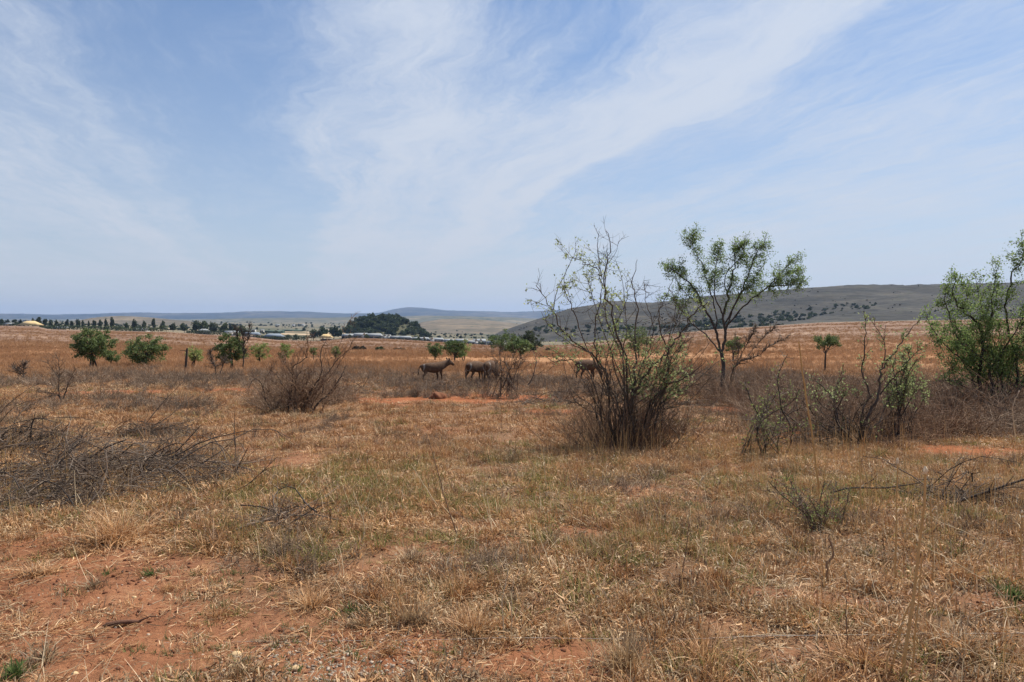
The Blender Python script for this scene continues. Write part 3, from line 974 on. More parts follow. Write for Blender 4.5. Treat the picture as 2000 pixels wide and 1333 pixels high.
# pale sandy fields on the plain
sand = flat_mat('pale_sandy_field', (.40, .30, .19), .95, .02, .3)
for i, (px0, px1, Y0, Y1, lab) in enumerate([(545, 640, 820, 900, 'pale sandy field strip behind the low farmhouse'), (600, 690, 960, 1080, 'pale sandy field left of the kopje'), (520, 600, 1000, 1060, 'narrow sandy strip beside the green sheds')]):
    tt = (np.linspace(px0, px1, 14) - 1000) / FPX
    V = []; nn = 8
    for k_ in range(nn):
        Yk = Y0 + (Y1 - Y0) * k_ / (nn - 1)
        sh = 6 * math.sin(k_ * 1.3 + i)
        xk = tt * Yk + sh
        V += list(np.stack([xk, np.full(14, Yk), H(xk, np.full(14, Yk)) + .35], -1))
    ii = np.arange(nn * 14).reshape(nn, 14)
    q = Geo(); q.add(V, np.stack([ii[:-1, :-1], ii[:-1, 1:], ii[1:, 1:], ii[1:, :-1]], -1).reshape(-1, 4))
    tag(q.build('sandy_field', sand), lab, 'field', None, 'structure')

# woods that read as one mass
WOODS = []
for i in range(5):
    q, _ = crown_mesh('crown', None, 4.0, 3.0, 2.6, 12, 330, 1.25, 150 + i, 0, .1)
    WOODS.append(source('wood_crown', q.mesh('wood_crown', M['far_green' if i % 2 else 'far_dark'])))
for i in range(3):
    q, _ = crown_mesh('crown', None, 2.6, 1.7, 1.3, 8, 160, 1.0, 170 + i, 0, .1)
    WOODS.append(source('hill_bush', q.mesh('hill_bush', M['far_grey'])))


def on_mesh(X, Y, Z, n, cond, rng):
    nr, nc = X.shape
    out = []
    while len(out) < n:
        i = rng.uniform(0, nr - 1.01, 4000); j = rng.uniform(0, nc - 1.01, 4000)
        i0 = i.astype(int); j0 = j.astype(int); fi = i - i0; fj = j - j0

        def bl(A):
            return (A[i0, j0] * (1 - fi) + A[i0 + 1, j0] * fi) * (1 - fj) + (A[i0, j0 + 1] * (1 - fi) + A[i0 + 1, j0 + 1] * fi) * fj
        x, y, z = bl(X), bl(Y), bl(Z)
        px = 1000 + FPX * x / y; py = 635 - (z - CAMZ) / y * FPX
        k = cond(px, py, x, y, z) > rng.uniform(0, 1, len(px))
        out += list(np.stack([x[k], y[k], z[k]], -1))
        if not k.any() and not out:
            break
    return np.array(out[:n])


rng = np.random.default_rng(5)
kp = on_mesh(KX, KY, KZ, 620, lambda px, py, x, y, z: np.where((z > H(x, y) + 1.0), .3 + .7 * sstep(654, 640, py), 0), rng)
n = len(kp)
scatter('kopje_wood', WOODS[:5], kp - [0, 0, .6], rots(n, .05, rng), scl3(.28 + 1.1 * rng.uniform(0, 1, n) ** 2, .4, rng), rng.integers(0, 5, n), 'dense dark green trees covering the small kopje', 'wood')


def belt(px, py, x, y, z):
    lo = np.interp(px, [1130, 1300, 1430, 1500, 1560, 1610, 1640, 1700, 1730], [652, 648, 644, 632, 628, 616, 610, 604, 580])
    hi = np.interp(px, [1130, 1300, 1430, 1500, 1560, 1610, 1640, 1700, 1730], [638, 632, 622, 612, 604, 604, 594, 590, 580])
    return np.where((py < lo) & (py > hi) & (px > 1040) & (px < 1712), .55 + .9 * fbm(x * .02, y * .02, 3, 5), 0)


rb = on_mesh(RX, RY, RZ, 700, belt, rng)
n = len(rb)
scatter('ridge_wood', WOODS[:5], rb - [0, 0, .5], rots(n, .05, rng), scl3(rng.uniform(.25, .8, n), .3, rng), rng.integers(0, 5, n), 'belt of dark trees along the lower slope of the long ridge', 'wood')
rs = on_mesh(RX, RY, RZ, 1500, lambda px, py, x, y, z: np.clip(.10 + 1.2 * fbm(x * .01, y * .01, 4, 8), 0, 1) * np.where(px < 1400, 1.0, .35) * (px > 940), rng)
n = len(rs)
scatter('ridge_scrub', WOODS[5:], rs - [0, 0, .2], rots(n, .05, rng), scl3(rng.uniform(.15, .6, n), .3, rng), rng.integers(0, 3, n), 'scattered grey-green bushes on the long ridge slope', 'bushes')
# far plain: bush dots and tree lines
x = []; 
while len(x) < 2200:
    Yq = np.exp(rng.uniform(np.log(640), np.log(3500), 6000)); t = rng.uniform(-.8, .35, 6000)
    X_ = t * Yq
    keep = (fbm(X_ * .003, Yq * .006, 4, 14) > .04) & (rng.uniform(0, 1, 6000) < .7)
    # the village street and the sandy fields stay open
    pxq = 1000 + t * FPX
    keep &= ~((pxq > 560) & (pxq < 690) & (Yq > 640) & (Yq < 1000)) & ~((pxq > 470) & (pxq < 690) & (Yq > 1000) & (Yq < 1600) & (rng.uniform(0, 1, 6000) < .8))
    x += list(np.stack([X_[keep], Yq[keep]], -1))
x = np.array(x[:2200])
vx = (rng.uniform(672, 975, 90) - 1000) / FPX; vy = rng.uniform(545, 625, 90)
x = np.concatenate([x, np.stack([vx * vy, vy], -1)])      # garden trees among the village houses
n = len(x)
pz = np.column_stack([x, H(x[:, 0], x[:, 1]) - .3])
ss = rng.uniform(.3, 1.0, n) * np.interp(x[:, 1], [640, 3500], [.55, 1.5])
scatter('plain_bush', WOODS, pz, rots(n, .05, rng), scl3(ss, .3, rng), rng.integers(0, 8, n), 'bushes and tree lines dotted over the far plain', 'bushes')


# ------------------------------------------------------------------ acacias of the middle distance
def kmeans(p, k, rng):
    c = p[rng.choice(len(p), k, replace=False)]
    for _ in range(6):
        a = np.argmin(((p[:, None] - c[None]) ** 2).sum(-1), 1)
        for i in range(k):
            if (a == i).any():
                c[i] = p[a == i].mean(0)
    return a


def fork(q, p0, T, rng, r1, depth=0, tone=None, out=None):
    """join all targets T to p0 by forking limbs"""
    n = len(T)
    r0 = r1 * n ** .46
    if n == 1:
        m = (p0 + T[0]) / 2 + rng.normal(0, .06, 3) * np.linalg.norm(T[0] - p0)
        q.tube(curve([p0, m, T[0]], 5), np.linspace(r0, r1 * .6, 5), 4, rng.uniform(.2, .8))
        return
    k = 2 if n < 5 else int(rng.integers(2, 4))
    if depth == 0 and n > 20:
        k = 4
    a = kmeans(T.copy(), k, rng)
    for i in range(k):
        g_ = T[a == i]
        if not len(g_):
            continue
        c = g_.mean(0)
        f = .34 if depth == 0 else .45
        node = p0 + (c - p0) * f + rng.normal(0, .05, 3) * np.linalg.norm(c - p0)
        rr = r1 * len(g_) ** .46
        m = (p0 + node) / 2 + rng.normal(0, .05, 3) * np.linalg.norm(c - p0)
        q.tube(curve([p0, m, node], 4), np.linspace(min(r0, rr * 1.25), rr, 4), 5, rng.uniform(.2, .8))
        fork(q, node, g_, rng, r1, depth + 1)


def acacia(px, base_py, top, crown_bot, wpx, label, leaf='leaf_dark', seed=0, nt=70, per=34, lsize=.13, umbrella=0.0, stems=1, Y=None, lean=0, group='green acacias dotted over the grassland', r1=.012, hollow=.45):
    rng = np.random.default_rng(seed + 900)
    b = G(px, base_py) if Y is None else np.array([*P(px, base_py, Y)[:2], 0])
    if Y is not None:
        b[2] = Hs(b[0], Y)
    Y = b[1]; s = Y / FPX
    zt = P(px, top, Y)[2]; zb = max(P(px, crown_bot, Y)[2], b[2] + .15)
    rx = wpx / 2 * s; zc = (zt + zb) / 2; rz = (zt - zb) / 2
    cen = np.array([b[0] + lean * s, Y, zc])
    T = []
    while len(T) < nt:
        d = rng.uniform(-1, 1, 3)
        r = np.linalg.norm(d)
        if r > 1 or r < hollow * rng.uniform(.4, 1):
            continue
        if umbrella and d[2] < -.1 + .2 * rng.normal():
            if rng.uniform() < umbrella:
                continue
        if d[2] < -.3 and (d[0] ** 2 + d[1] ** 2) < .1 and rng.uniform() < .5:
            continue
        T.append(d * (1 + .16 * rng.normal()))
    T = np.array(T) * [rx, rx * .9, rz] + cen
    o = thing('acacia_tree', b, label, 'tree', group)
    q = Geo()
    fk = b + np.array([lean * s * .3, 0, (zb - b[2]) * .55 + .12 * (zt - b[2])])
    for st in range(stems):
        bb = b + np.array([rng.normal(0, .12) if stems > 1 else 0, rng.normal(0, .12) if stems > 1 else 0, -.12])
        TT = T[st::stems]
        ff = fk + (TT.mean(0) - fk) * .15 + (rng.normal(0, .15, 3) if stems > 1 else 0)
        rr = r1 * len(TT) ** .46
        q.tube(curve([bb, (bb + ff) / 2 + rng.normal(0, .05, 3), ff], 6), np.linspace(rr * 1.35, rr, 6), 7, .4)
        fork(q, ff, TT, rng, r1)
    q.V = [v_ - b for v_ in q.V]
    link('trunk', q.mesh('trunk', M['darkwood']), o)
    q = Geo()
    per = int(per * 1.5); lsize = lsize * .85
    n = nt * per
    C = np.repeat(T, per, 0) + rng.normal(0, 1, (n, 3)) * np.array([.17, .17, .13]) * (rx / np.sqrt(nt) * 4.8)
    tn = np.clip(rng.normal(.5, .22, n) + np.repeat(rng.normal(0, .12, nt), per), 0, 1)
    q.leaves(C, lsize, .6, tn, rng=rng)
    q.V = [v_ - b for v_ in q.V]
    link('crown', q.mesh('crown', M[leaf]), o)
    return o


acacia(183, 722, 643, 700, 78, 'largest round green acacia on the left, dead scrub round its foot', 'leaf_dark', 1, 95, 44, .17, 0, 3)
acacia(217, 716, 686, 708, 32, 'small green acacia tucked against the right of the largest left one', 'leaf_dark', 2, 30, 32, .14)
acacia(283, 717, 657, 710, 80, 'wide flat-topped green acacia standing alone on the left', 'leaf_dark', 3, 85, 40, .17, .2, 2)
acacia(380, 718, 677, 706, 34, 'small slender acacia beside a dark upright stump', 'leaf_mid', 4, 32, 24, .14, 0, 2)
acacia(452, 721, 652, 708, 60, 'dark double-stemmed acacia with bare twigs above its crown', 'leaf_dark', 5, 75, 36, .16, 0, 2)
acacia(507, 713, 670, 702, 36, 'small open acacia right of the double-stemmed one', 'leaf_mid', 6, 34, 26, .14)
acacia(557, 714, 667, 704, 28, 'narrow upright acacia left of the bare brown shrub', 'leaf_mid', 7, 30, 24, .14, 0, 2)
acacia(612, 704, 679, 694, 15, 'tiny green sapling seen through the left of the bare shrub', 'leaf_dark', 8, 14, 24, .15)
acacia(655, 706, 679, 697, 22, 'tiny round acacia seen through the right of the bare shrub', 'leaf_dark', 9, 18, 24, .15)
acacia(850, 703, 670, 697, 30, 'leftmost small bright green acacia above the side-on antelope', 'leaf_dark', 10, 30, 34, .17)
acacia(888, 707, 664, 699, 42, 'middle bright green acacia behind the head of the side-on antelope', 'leaf_dark', 11, 46, 36, .17)
acacia(906, 706, 664, 698, 28, 'pale green acacia touching the middle one on its right', 'leaf_mid', 12, 30, 26, .16, 0, 2)
acacia(985, 692, 650, 688, 58, 'dark rounded tree on the left of the tree cluster', 'leaf_dark', 13, 70, 40, .26, 0, 2)
acacia(1015, 698, 663, 692, 52, 'bright green lower tree in front of the tree cluster', 'leaf_dark', 14, 50, 38, .22)
acacia(1035, 691, 647, 686, 42, 'grey-green taller tree on the right of the tree cluster', 'far_dark', 15, 60, 38, .26)
acacia(1247, 700, 640, 682, 56, 'green acacia showing through the twigs of the big bush', 'leaf_dark', 16, 50, 34, .18)
acacia(1432, 712, 662, 690, 34, 'small green acacia behind the right side of the tall thin tree', 'leaf_dark', 17, 30, 30, .16)
acacia(1612, 728, 655, 686, 48, 'small umbrella-shaped acacia on a bare stem in the orange grass', 'leaf_dark', 18, 50, 34, .12, .9, 1, None, 0, 'green acacias dotted over the grassland', .009)


# low round bushes out in the field
def field_bush(px, py, wpx, hpx, mat, label, seed):
    b = G(px, py)
    s = b[1] / FPX
    rng = np.random.default_rng(seed)
    o = thing('field_bush', b, label, 'bush', 'low bushes out in the field')
    q = Geo(); n = 900
    d = rng.normal(size=(n, 3)); d /= np.linalg.norm(d, axis=1, keepdims=True); d[:, 2] = np.abs(d[:, 2])
    r = rng.uniform(.4, 1, n)[:, None] ** .5 * (.8 + .4 * vnoise(d[:, 0] * 3 + 9, d[:, 1] * 3 + d[:, 2], seed))[:, None]
    q.leaves(d * r * [wpx / 2 * s, wpx / 2 * s, hpx * s], .28, .7, rng=rng)
    link('crown', q.mesh('crown', M[mat]), o)
    q = Geo()
    for i in range(9):
        e = rng.normal(0, .5, 3) * wpx / 2 * s; e[2] = hpx * s * .7
        q.tube([(0, 0, -.1), e * .5, e], [.04, .03, .012], 4)
    link('stem', q.mesh('stem', M['darkwood']), o)


field_bush(697, 686, 18, 9, 'far_grey', 'left half of the grey bush pair in the pale field', 1)
field_bush(709, 686, 16, 9, 'far_grey', 'right half of the grey bush pair in the pale field', 2)
field_bush(741, 686, 18, 8, 'far_green', 'grey-green round bush right of the bush pair in the field', 3)
field_bush(779, 684, 28, 3, 'far_grey', 'flat dark low bush in the pale field left of the small acacias', 4)
field_bush(1070, 686, 10, 5, 'far_grey', 'tiny dark bush in the orange field right of the tree cluster', 5)

# dark upright stump beside the small acacia
b = G(363, 723)
o = thing('stump', b, 'dark upright burnt stump leaning beside a small acacia', 'stump')
s = b[1] / FPX
q = Geo(); q.tube(curve([(0, 0, -.1), (1 * s, 0, 20 * s), (2 * s, 0.1, 42 * s)], 7), np.linspace(.11, .07, 7), 7); link('trunk', q.mesh('trunk', M['darkwood']), o)
q = Geo(); q.tube(curve([(2 * s, 0, 36 * s), (-6 * s, .1, 38 * s), (-12 * s, 0, 37 * s)], 5), np.linspace(.04, .012, 5), 5); link('branch', q.mesh('branch', M['darkwood']), o)


# ------------------------------------------------------------------ waterbuck
def buck_mat():
    m, k = new_mat('shaggy_brown_coat')
    tcn = k.n('ShaderNodeTexCoord')
    p = tcn.outputs['Object']
    n1 = k.noise(p, 9, 5, .65); n2 = k.noise(p, 45, 3, .6)
    c = k.ramp(k.math('ADD', k.math('MULTIPLY', n1, .6), k.math('MULTIPLY', n2, .4)), [(.3, (.050, .029, .020)), (.5, (.092, .056, .038)), (.7, (.16, .105, .072))])
    sx = k.n('ShaderNodeSeparateXYZ'); k.t.links.new(p, sx.inputs[0])
    # white ring on the rump: distance from the tail root across the hindquarters
    dy = sx.outputs[1]; dz_ = k.math('MULTIPLY', k.math('SUBTRACT', sx.outputs[2], .93), .78)
    rr = k.math('SQRT', k.math('ADD', k.math('MULTIPLY', dy, dy), k.math('MULTIPLY', dz_, dz_)))
    ring = k.math('MULTIPLY', k.remap(rr, .165, .18), k.remap(rr, .215, .20))
    ring = k.math('MULTIPLY', ring, k.remap(sx.outputs[0], -.54, -.62))
    c = k.mix(k.math('MULTIPLY', ring, .8), c, (.30, .27, .24))
    # dark lower legs
    c = k.mix(k.remap(sx.outputs[2], .55, .35), c, (.035, .026, .023))
    return finish(m, k, c, .9, 0, (n2, .4, .02), .1)


M['coat'] = buck_mat()


def waterbuck(loc, rz, s, label, head='up', seed=0):
    vs = []; es = []; rad = []

    def chain(pts, start=None):
        prev = start
        for (x, y, z, r) in pts:
            vs.append((x, y, z)); rad.append(r if isinstance(r, tuple) else (r, r))
            if prev is not None:
                es.append((prev, len(vs) - 1))
            prev = len(vs) - 1
        return prev
    chain([(-.52, 0, .95, .29), (-.15, 0, .89, .335), (.22, 0, .88, .345), (.46, 0, .95, .295)])
    pelvis, belly, chest, should = 0, 1, 2, 3
    rump = chain([(-.70, 0, .99, .17)], pelvis)
    if head == 'up':
        nk = chain([(.66, 0, 1.06, .23), (.84, 0, 1.14, .19), (1.0, 0, 1.22, .14)], should)
        chain([(1.13, 0, 1.16, .11), (1.26, 0, 1.06, .085), (1.33, 0, 1.01, .065)], nk)
        ex = [(.97, .11, 1.32, .045), (.93, .18, 1.40, .05), (.90, .22, 1.46, .02)]
    else:
        nk = chain([(.68, 0, .86, .16), (.86, 0, .62, .12), (.98, 0, .44, .10)], should)
        chain([(1.04, 0, .30, .082), (1.06, 0, .17, .062), (1.06, 0, .10, .045)], nk)
        ex = [(1.03, .11, .48, .035), (1.06, .20, .53, .038), (1.08, .25, .56, .012)]
    for sg in (1, -1):
        chain([(a, sg * b_, c, r) for a, b_, c, r in ex], nk)
        st = .07 * sg * (1 if seed % 2 else -1)
        chain([(-.54, sg * .13, .82, .15), (-.44 + st, sg * .15, .62, .095), (-.62 + st, sg * .145, .41, .048), (-.57 + st, sg * .145, .12, .034), (-.54 + st, sg * .145, .03, .04)], pelvis)
        chain([(.40, sg * .14, .80, .125), (.36 - st, sg * .15, .60, .072), (.41 - st, sg * .15, .36, .046), (.40 - st, sg * .15, .10, .033), (.43 - st, sg * .15, .03, .04)], should)
    chain([(-.83, 0, .97, .03), (-.89, 0, .78, .024), (-.90, 0, .60, .032), (-.90, 0, .50, .012)], rump)
    me = bpy.data.meshes.new('waterbuck')
    me.from_pydata(vs, es, [])
    o = link('waterbuck', me)
    sk = o.modifiers.new('skin', 'SKIN')
    for i, sv in enumerate(me.skin_vertices[0].data):
        sv.radius = rad[i]
        sv.use_root = (i == 0)
    sk.use_smooth_shade = True
    ss_ = o.modifiers.new('sub', 'SUBSURF'); ss_.levels = 2; ss_.render_levels = 2
    dg = bpy.context.evaluated_depsgraph_get()
    m2 = bpy.data.meshes.new_from_object(o.evaluated_get(dg))
    o.modifiers.clear()
    o.data = m2
    # shaggy outline
    co = np.empty(len(m2.vertices) * 3, np.float32); m2.vertices.foreach_get('co', co); co = co.reshape(-1, 3)
    co += (fbm(co[:, 0] * 14, co[:, 2] * 14 + co[:, 1] * 9, 3, seed)[:, None] * .03)
    m2.vertices.foreach_set('co', co.ravel())
    m2.materials.clear(); m2.materials.append(M['coat'])
    for pl in m2.polygons:
        pl.use_smooth = True
    o.location = loc; o.rotation_euler = (0, 0, rz); o.scale = (s, s, s)
    return tag(o, label, 'antelope', 'waterbuck grazing among the scrub')


def buck_at(px, top, rz, Y, label, head, seed, s=.95):
    p = P(px, top, Y); p[2] = Hs(p[0], Y) - .02
    s2 = (P(px, top, Y)[2] - p[2]) / 1.24
    waterbuck(p, rz, s2, label, head, seed)


buck_at(846, 707, R(28), 41, 'shaggy brown waterbuck side-on with its head raised to the right', 'up', 1)
buck_at(930, 704, R(52), 41, 'grazing waterbuck showing its white-ringed rump, left of the pair', 'down', 2)
buck_at(958, 702, R(75), 39.5, 'grazing waterbuck seen from behind beside the bare shrub', 'down', 3)
buck_at(1147, 701, R(35), 44, 'waterbuck half hidden behind the left twigs of the big bush', 'down', 4)


# ------------------------------------------------------------------ hero bushes: stems drawn limb by limb, twigs grown onto them
class Plant:
    def __init__(self, name, px, py, label, cat, seed, group=None, Y=None):
        self.rng = np.random.default_rng(seed)
        self.b = G(px, py) if Y is None else None
        if Y is not None:
            p = P(px, py, Y); p[2] = Hs(p[0], Y); self.b = p
        self.Y = self.b[1]; self.s = self.Y / FPX
        self.o = thing(name, self.b, label, cat, group)
        self.nodes = []          # [x,y,z, radius]
        self.tips = []

    def stem(self, pix, r0, r1, bark='darkwood', depth=.5, name='stem', wob=.017, down=False, keep=True):
        rng = self.rng
        yo = rng.uniform(-1, 1) * depth
        n = len(pix)
        pts = []
        for i, (px, py) in enumerate(pix):
            f = i / max(n - 1, 1)
            pts.append(P(px, py, self.Y + yo * (f if down else f)))
        pts = np.array(pts)
        m = max(8, int(n * 4))
        c = curve(pts, m)
        ln = np.linalg.norm(np.diff(c, axis=0), axis=1).sum()
        c[1:] += rng.normal(0, wob, (m - 1, 3)) * ln * .35 + np.cumsum(rng.normal(0, wob * .25, (m - 1, 3)), 0) * ln * .12
        rad = np.linspace(1, 0, m) ** .8 * (r0 - r1) + r1
        q = Geo(); q.tube(c - self.b, rad * (1 + rng.normal(0, .06, m)), 6, np.clip(rng.normal(.45, .15), 0, 1))
        link(name, q.mesh(name, M[bark]), self.o)
        if keep:
            for p_, r_ in zip(c, rad):
                self.nodes.append((*p_, r_))
        return c

    def spray(self, curves, n, L, r=.005, f0=.2, up=.45, spread=.75, sub=4, bark='darkwood', name='twig', k=.00034):
        """n straight-ish twigs leaving the limbs, each with side twiglets; returns the twig curves"""
        rng = self.rng
        r = max(r, self.Y * k)
        q = Geo(); out = []
        w = np.array([np.linalg.norm(np.diff(c, axis=0), axis=1).sum() for c in curves]); w /= w.sum()
        gz_ = self.b[2] + .02
        for j in rng.choice(len(curves), n, p=w):
            c = curves[j]; m = len(c)
            f = f0 + (1 - f0) * rng.uniform() ** .8
            t = f * (m - 1); a = min(int(t), m - 2)
            p0 = c[a] + (c[a + 1] - c[a]) * (t - a)
            tg = c[a + 1] - c[a]; tg /= np.linalg.norm(tg) + 1e-9
            d = tg * rng.uniform(.3, 1.0) + rng.normal(0, spread, 3) + np.array([0, 0, up * rng.uniform(.2, 1.2)])
            d /= np.linalg.norm(d)
            l = L * rng.uniform(.35, 1.15) * (1.12 - .50 * f)
            e = p0 + d * l; e[2] = max(e[2], gz_)
            mid = (p0 + e) / 2 + rng.normal(0, .07, 3) * l
            cu = curve([p0, mid, e], 5)
            tn = rng.uniform(.1, .85)
            q.tube(cu, np.linspace(r * 1.25, r * .5, 5), 3, tn)
            out.append(cu)
            for _ in range(sub):
                ff = rng.uniform(.2, .95); b0 = cu[int(ff * 4)]
                e2 = d * .7 + rng.normal(0, .6, 3) + np.array([0, 0, .15]); e2 /= np.linalg.norm(e2)
                l2 = l * rng.uniform(.2, .6); pe = b0 + e2 * l2; pe[2] = max(pe[2], gz_)
                q.tube([b0, (b0 + pe) / 2 + rng.normal(0, .05, 3) * l2, pe], [r * .7, r * .55, r * .35], 3, tn)
                out.append(np.array([b0, (b0 + pe) / 2, pe]))
        q.V = [v_ - self.b for v_ in q.V]
        link(name, q.mesh(name, M[bark]), self.o)['kind'] = 'stuff'
        return out

    def shoots(self, n, spots, r0, r1=.003, bark='darkwood', base_sd=.25):
        """thin extra stems from the root to random places given as photo ellipses (px, py, rx, ry)"""
        rng = self.rng
        out = []
        for i in range(n):
            px, py, rx, ry = spots[rng.integers(len(spots))]
            tx = px + rng.normal() * rx * .6; ty = py + rng.normal() * ry * .6
            Yo = self.Y + rng.normal(0, .45)
            e = P(tx, ty, Yo)
            b0 = self.b + np.array([rng.normal(0, base_sd), rng.normal(0, base_sd * .7), -.05])
            e[2] = max(e[2], self.b[2] + .2)
            m1 = b0 + (e - b0) * .35 + rng.normal(0, .07, 3) + np.array([0, 0, .10 * np.linalg.norm(e - b0)]); m2 = b0 + (e - b0) * .7 + rng.normal(0, .08, 3)
            c = curve([b0, m1, m2, e], 12)
            c[1:] += rng.normal(0, .008, (11, 3))
            q = Geo(); rr = r0 * rng.uniform(.6, 1.2)
            q.tube(c - self.b, np.linspace(rr, max(r1, self.Y * .0003), 12), 4, rng.uniform(.2, .8))
            link('stem', q.mesh('stem', M[bark]), self.o)
            out.append(c)
        return out

    def leaves(self, twigs, per, size, spread, mat='leaf_pale', keep=.9, name='crown', aspect=.55):
        rng = self.rng
        C = []; tn = []
        for c in twigs:
            if rng.uniform() > keep:
                continue
            m = rng.poisson(per)
            f = rng.uniform(.35, 1.05, m)
            base = c[0] + (c[-1] - c[0]) * f[:, None]
            C.append(base + rng.normal(0, spread, (m, 3)))
            tn.append(np.clip(rng.normal(rng.uniform(.3, .7), .2, m), 0, 1))
        if not C:
            return
        q = Geo(); q.leaves(np.concatenate(C) - self.b, size, aspect, np.concatenate(tn), rng=rng)
        ob = link(name, q.mesh(name, M[mat]), self.o)

    def around(self, curves, n, rad, f0=.35, up=.3, taper=0.0):
        """targets scattered round the outer part of limbs"""
        rng = self.rng
        T = []
        w = np.array([np.linalg.norm(c[-1] - c[0]) for c in curves]); w /= w.sum()
        for j in rng.choice(len(curves), n, p=w):
            c = curves[j]
            f = rng.uniform(f0, 1.0)
            p = c[min(int(f * (len(c) - 1)), len(c) - 1)]
            d = rng.normal(size=3); d[2] += up; d /= np.linalg.norm(d)
            T.append(p + d * rad * rng.uniform(.35, 1) * (1 - taper * f))
        T = np.array(T)
        T[:, 2] = np.maximum(T[:, 2], H(T[:, 0], T[:, 1]) + .03)
        return T


def C4(pts):
    return [(1000 + x / 2.667, 430 + y / 2.667) for x, y in pts]


def C5(pts):
    return [(1400 + x / 2.667, 460 + y / 2.667) for x, y in pts]


# --- the big half-leafless bush
pl = Plant('thorn_bush', 1222, 878, 'tall tangled thorn bush with sparse pale leaves in the middle right', 'bush', 31)
A = []
A.append(pl.stem(C4([(520, 1150), (500, 980), (505, 880), (470, 760), (400, 690), (300, 620), (250, 560), (215, 480), (185, 440), (120, 330)]), 0.0230, .006, 'bush_bark', depth=.5))
A.append(pl.stem(C4([(215, 470), (230, 380), (280, 270), (320, 190), (340, 150)]), 0.0086, .004, 'bush_bark', depth=.5))
A.append(pl.stem(C4([(185, 450), (130, 430), (70, 410)]), 0.0058, .003, 'bush_bark', depth=.4))
A.append(pl.stem(C4([(545, 1140), (560, 1050), (530, 900), (450, 720), (430, 560), (460, 440), (470, 310), (440, 250), (370, 220), (280, 178)]), 0.0202, .005, 'bush_bark', depth=.7))
A.append(pl.stem(C4([(470, 310), (450, 200), (445, 120), (455, 60)]), 0.0079, .004, 'bush_bark', depth=.4))
A.append(pl.stem(C4([(590, 1150), (600, 1030), (600, 800), (560, 620), (510, 460), (480, 300), (505, 180), (500, 50)]), 0.0252, .004, 'bush_bark', depth=.6))
A.append(pl.stem(C4([(500, 230), (540, 170), (555, 110)]), 0.0058, .003, 'bush_bark', depth=.3))
A.append(pl.stem(C4([(610, 1160), (625, 1000), (640, 850), (640, 700), (650, 560), (650, 430), (625, 330), (645, 205)]), 0.0252, .004, 'bush_bark', depth=.7))
A.append(pl.stem(C4([(600, 1140), (610, 1000), (650, 860), (720, 780), (800, 700), (850, 620), (900, 550), (960, 470), (1010, 430)]), 0.0288, .008, 'bush_bark', depth=.6))
A.append(pl.stem(C4([(690, 1120), (720, 980), (800, 870), (880, 830), (960, 780), (1010, 740)]), 0.0252, .005, 'bush_bark', depth=.8))
A.append(pl.stem(C4([(680, 1140), (700, 1000), (790, 860), (812, 720), (780, 580), (760, 500), (800, 420), (830, 320)]), 0.0202, .004, 'bush_bark', depth=.8))
A.append(pl.stem(C4([(720, 1000), (800, 880), (830, 720), (900, 640), (950, 600)]), 0.0144, .004, 'bush_bark', depth=.8))
A.append(pl.stem(C4([(540, 1130), (450, 930), (390, 780), (300, 730), (220, 740), (150, 700)]), 0.0144, .004, 'bush_bark', depth=.8))
A.append(pl.stem(C4([(620, 1000), (560, 840), (520, 700), (540, 560), (600, 420), (590, 330)]), 0.0144, .004, 'bush_bark', depth=.9))
A.append(pl.stem(C4([(640, 860), (700, 700), (740, 560), (700, 440), (690, 330)]), 0.0130, .004, 'bush_bark', depth=.9))
A.append(pl.stem(C4([(500, 900), (380, 640), (330, 500), (290, 400), (270, 330)]), 0.0130, .004, 'bush_bark', depth=.9))
A.append(pl.stem(C4([(400, 690), (300, 640), (200, 560), (150, 480)]), 0.0101, .004, 'bush_bark', depth=.6))
A += pl.shoots(52, [(1350, 640, 40, 50), (1370, 700, 40, 50), (1330, 600, 30, 40), (1110, 650, 60, 70), (1180, 560, 70, 60), (1250, 600, 60, 80), (1310, 680, 70, 50), (1220, 720, 90, 50), (1170, 740, 60, 50), (1290, 760, 70, 40), (1345, 720, 50, 30), (1150, 800, 60, 40), (1250, 810, 80, 40), (1320, 790, 60, 40)], .012, .003, 'bush_bark', .42)
tw = pl.spray(A, 640, .66, .0040, .10, .35, .95, 5, 'bush_bark', k=.00026)
up = [c for c in tw if c[-1][2] > pl.b[2] + 1.0]
pl.leaves([c for c in up if vnoise(c[-1][0:1] * 1.6, c[-1][2:3] * 1.6, 4)[0] > .46], 2.0, .056, .032, 'leaf_pale', .9)
# brown skirt of dry stems round the base
T = np.stack([pl.b[0] + pl.rng.normal(0, .75, 800), pl.b[1] + pl.rng.normal(0, .5, 800), pl.b[2] + pl.rng.uniform(.1, 1.2, 800) ** 1.3], -1)
q = Geo()
for t in T:
    p0 = np.array([pl.b[0] + (t[0] - pl.b[0]) * .55 + pl.rng.normal(0, .08), pl.b[1] + (t[1] - pl.b[1]) * .55, pl.b[2] - .05])
    m_ = (p0 + t) / 2 + pl.rng.normal(0, .06, 3)
    q.tube(curve([p0, m_, t], 5), np.linspace(.006, .0025, 5), 3, pl.rng.uniform(0, 1))
q.V = [v_ - pl.b for v_ in q.V]
link('dry_skirt', q.mesh('dry_skirt', M['redtwig']), pl.o)['kind'] = 'stuff'

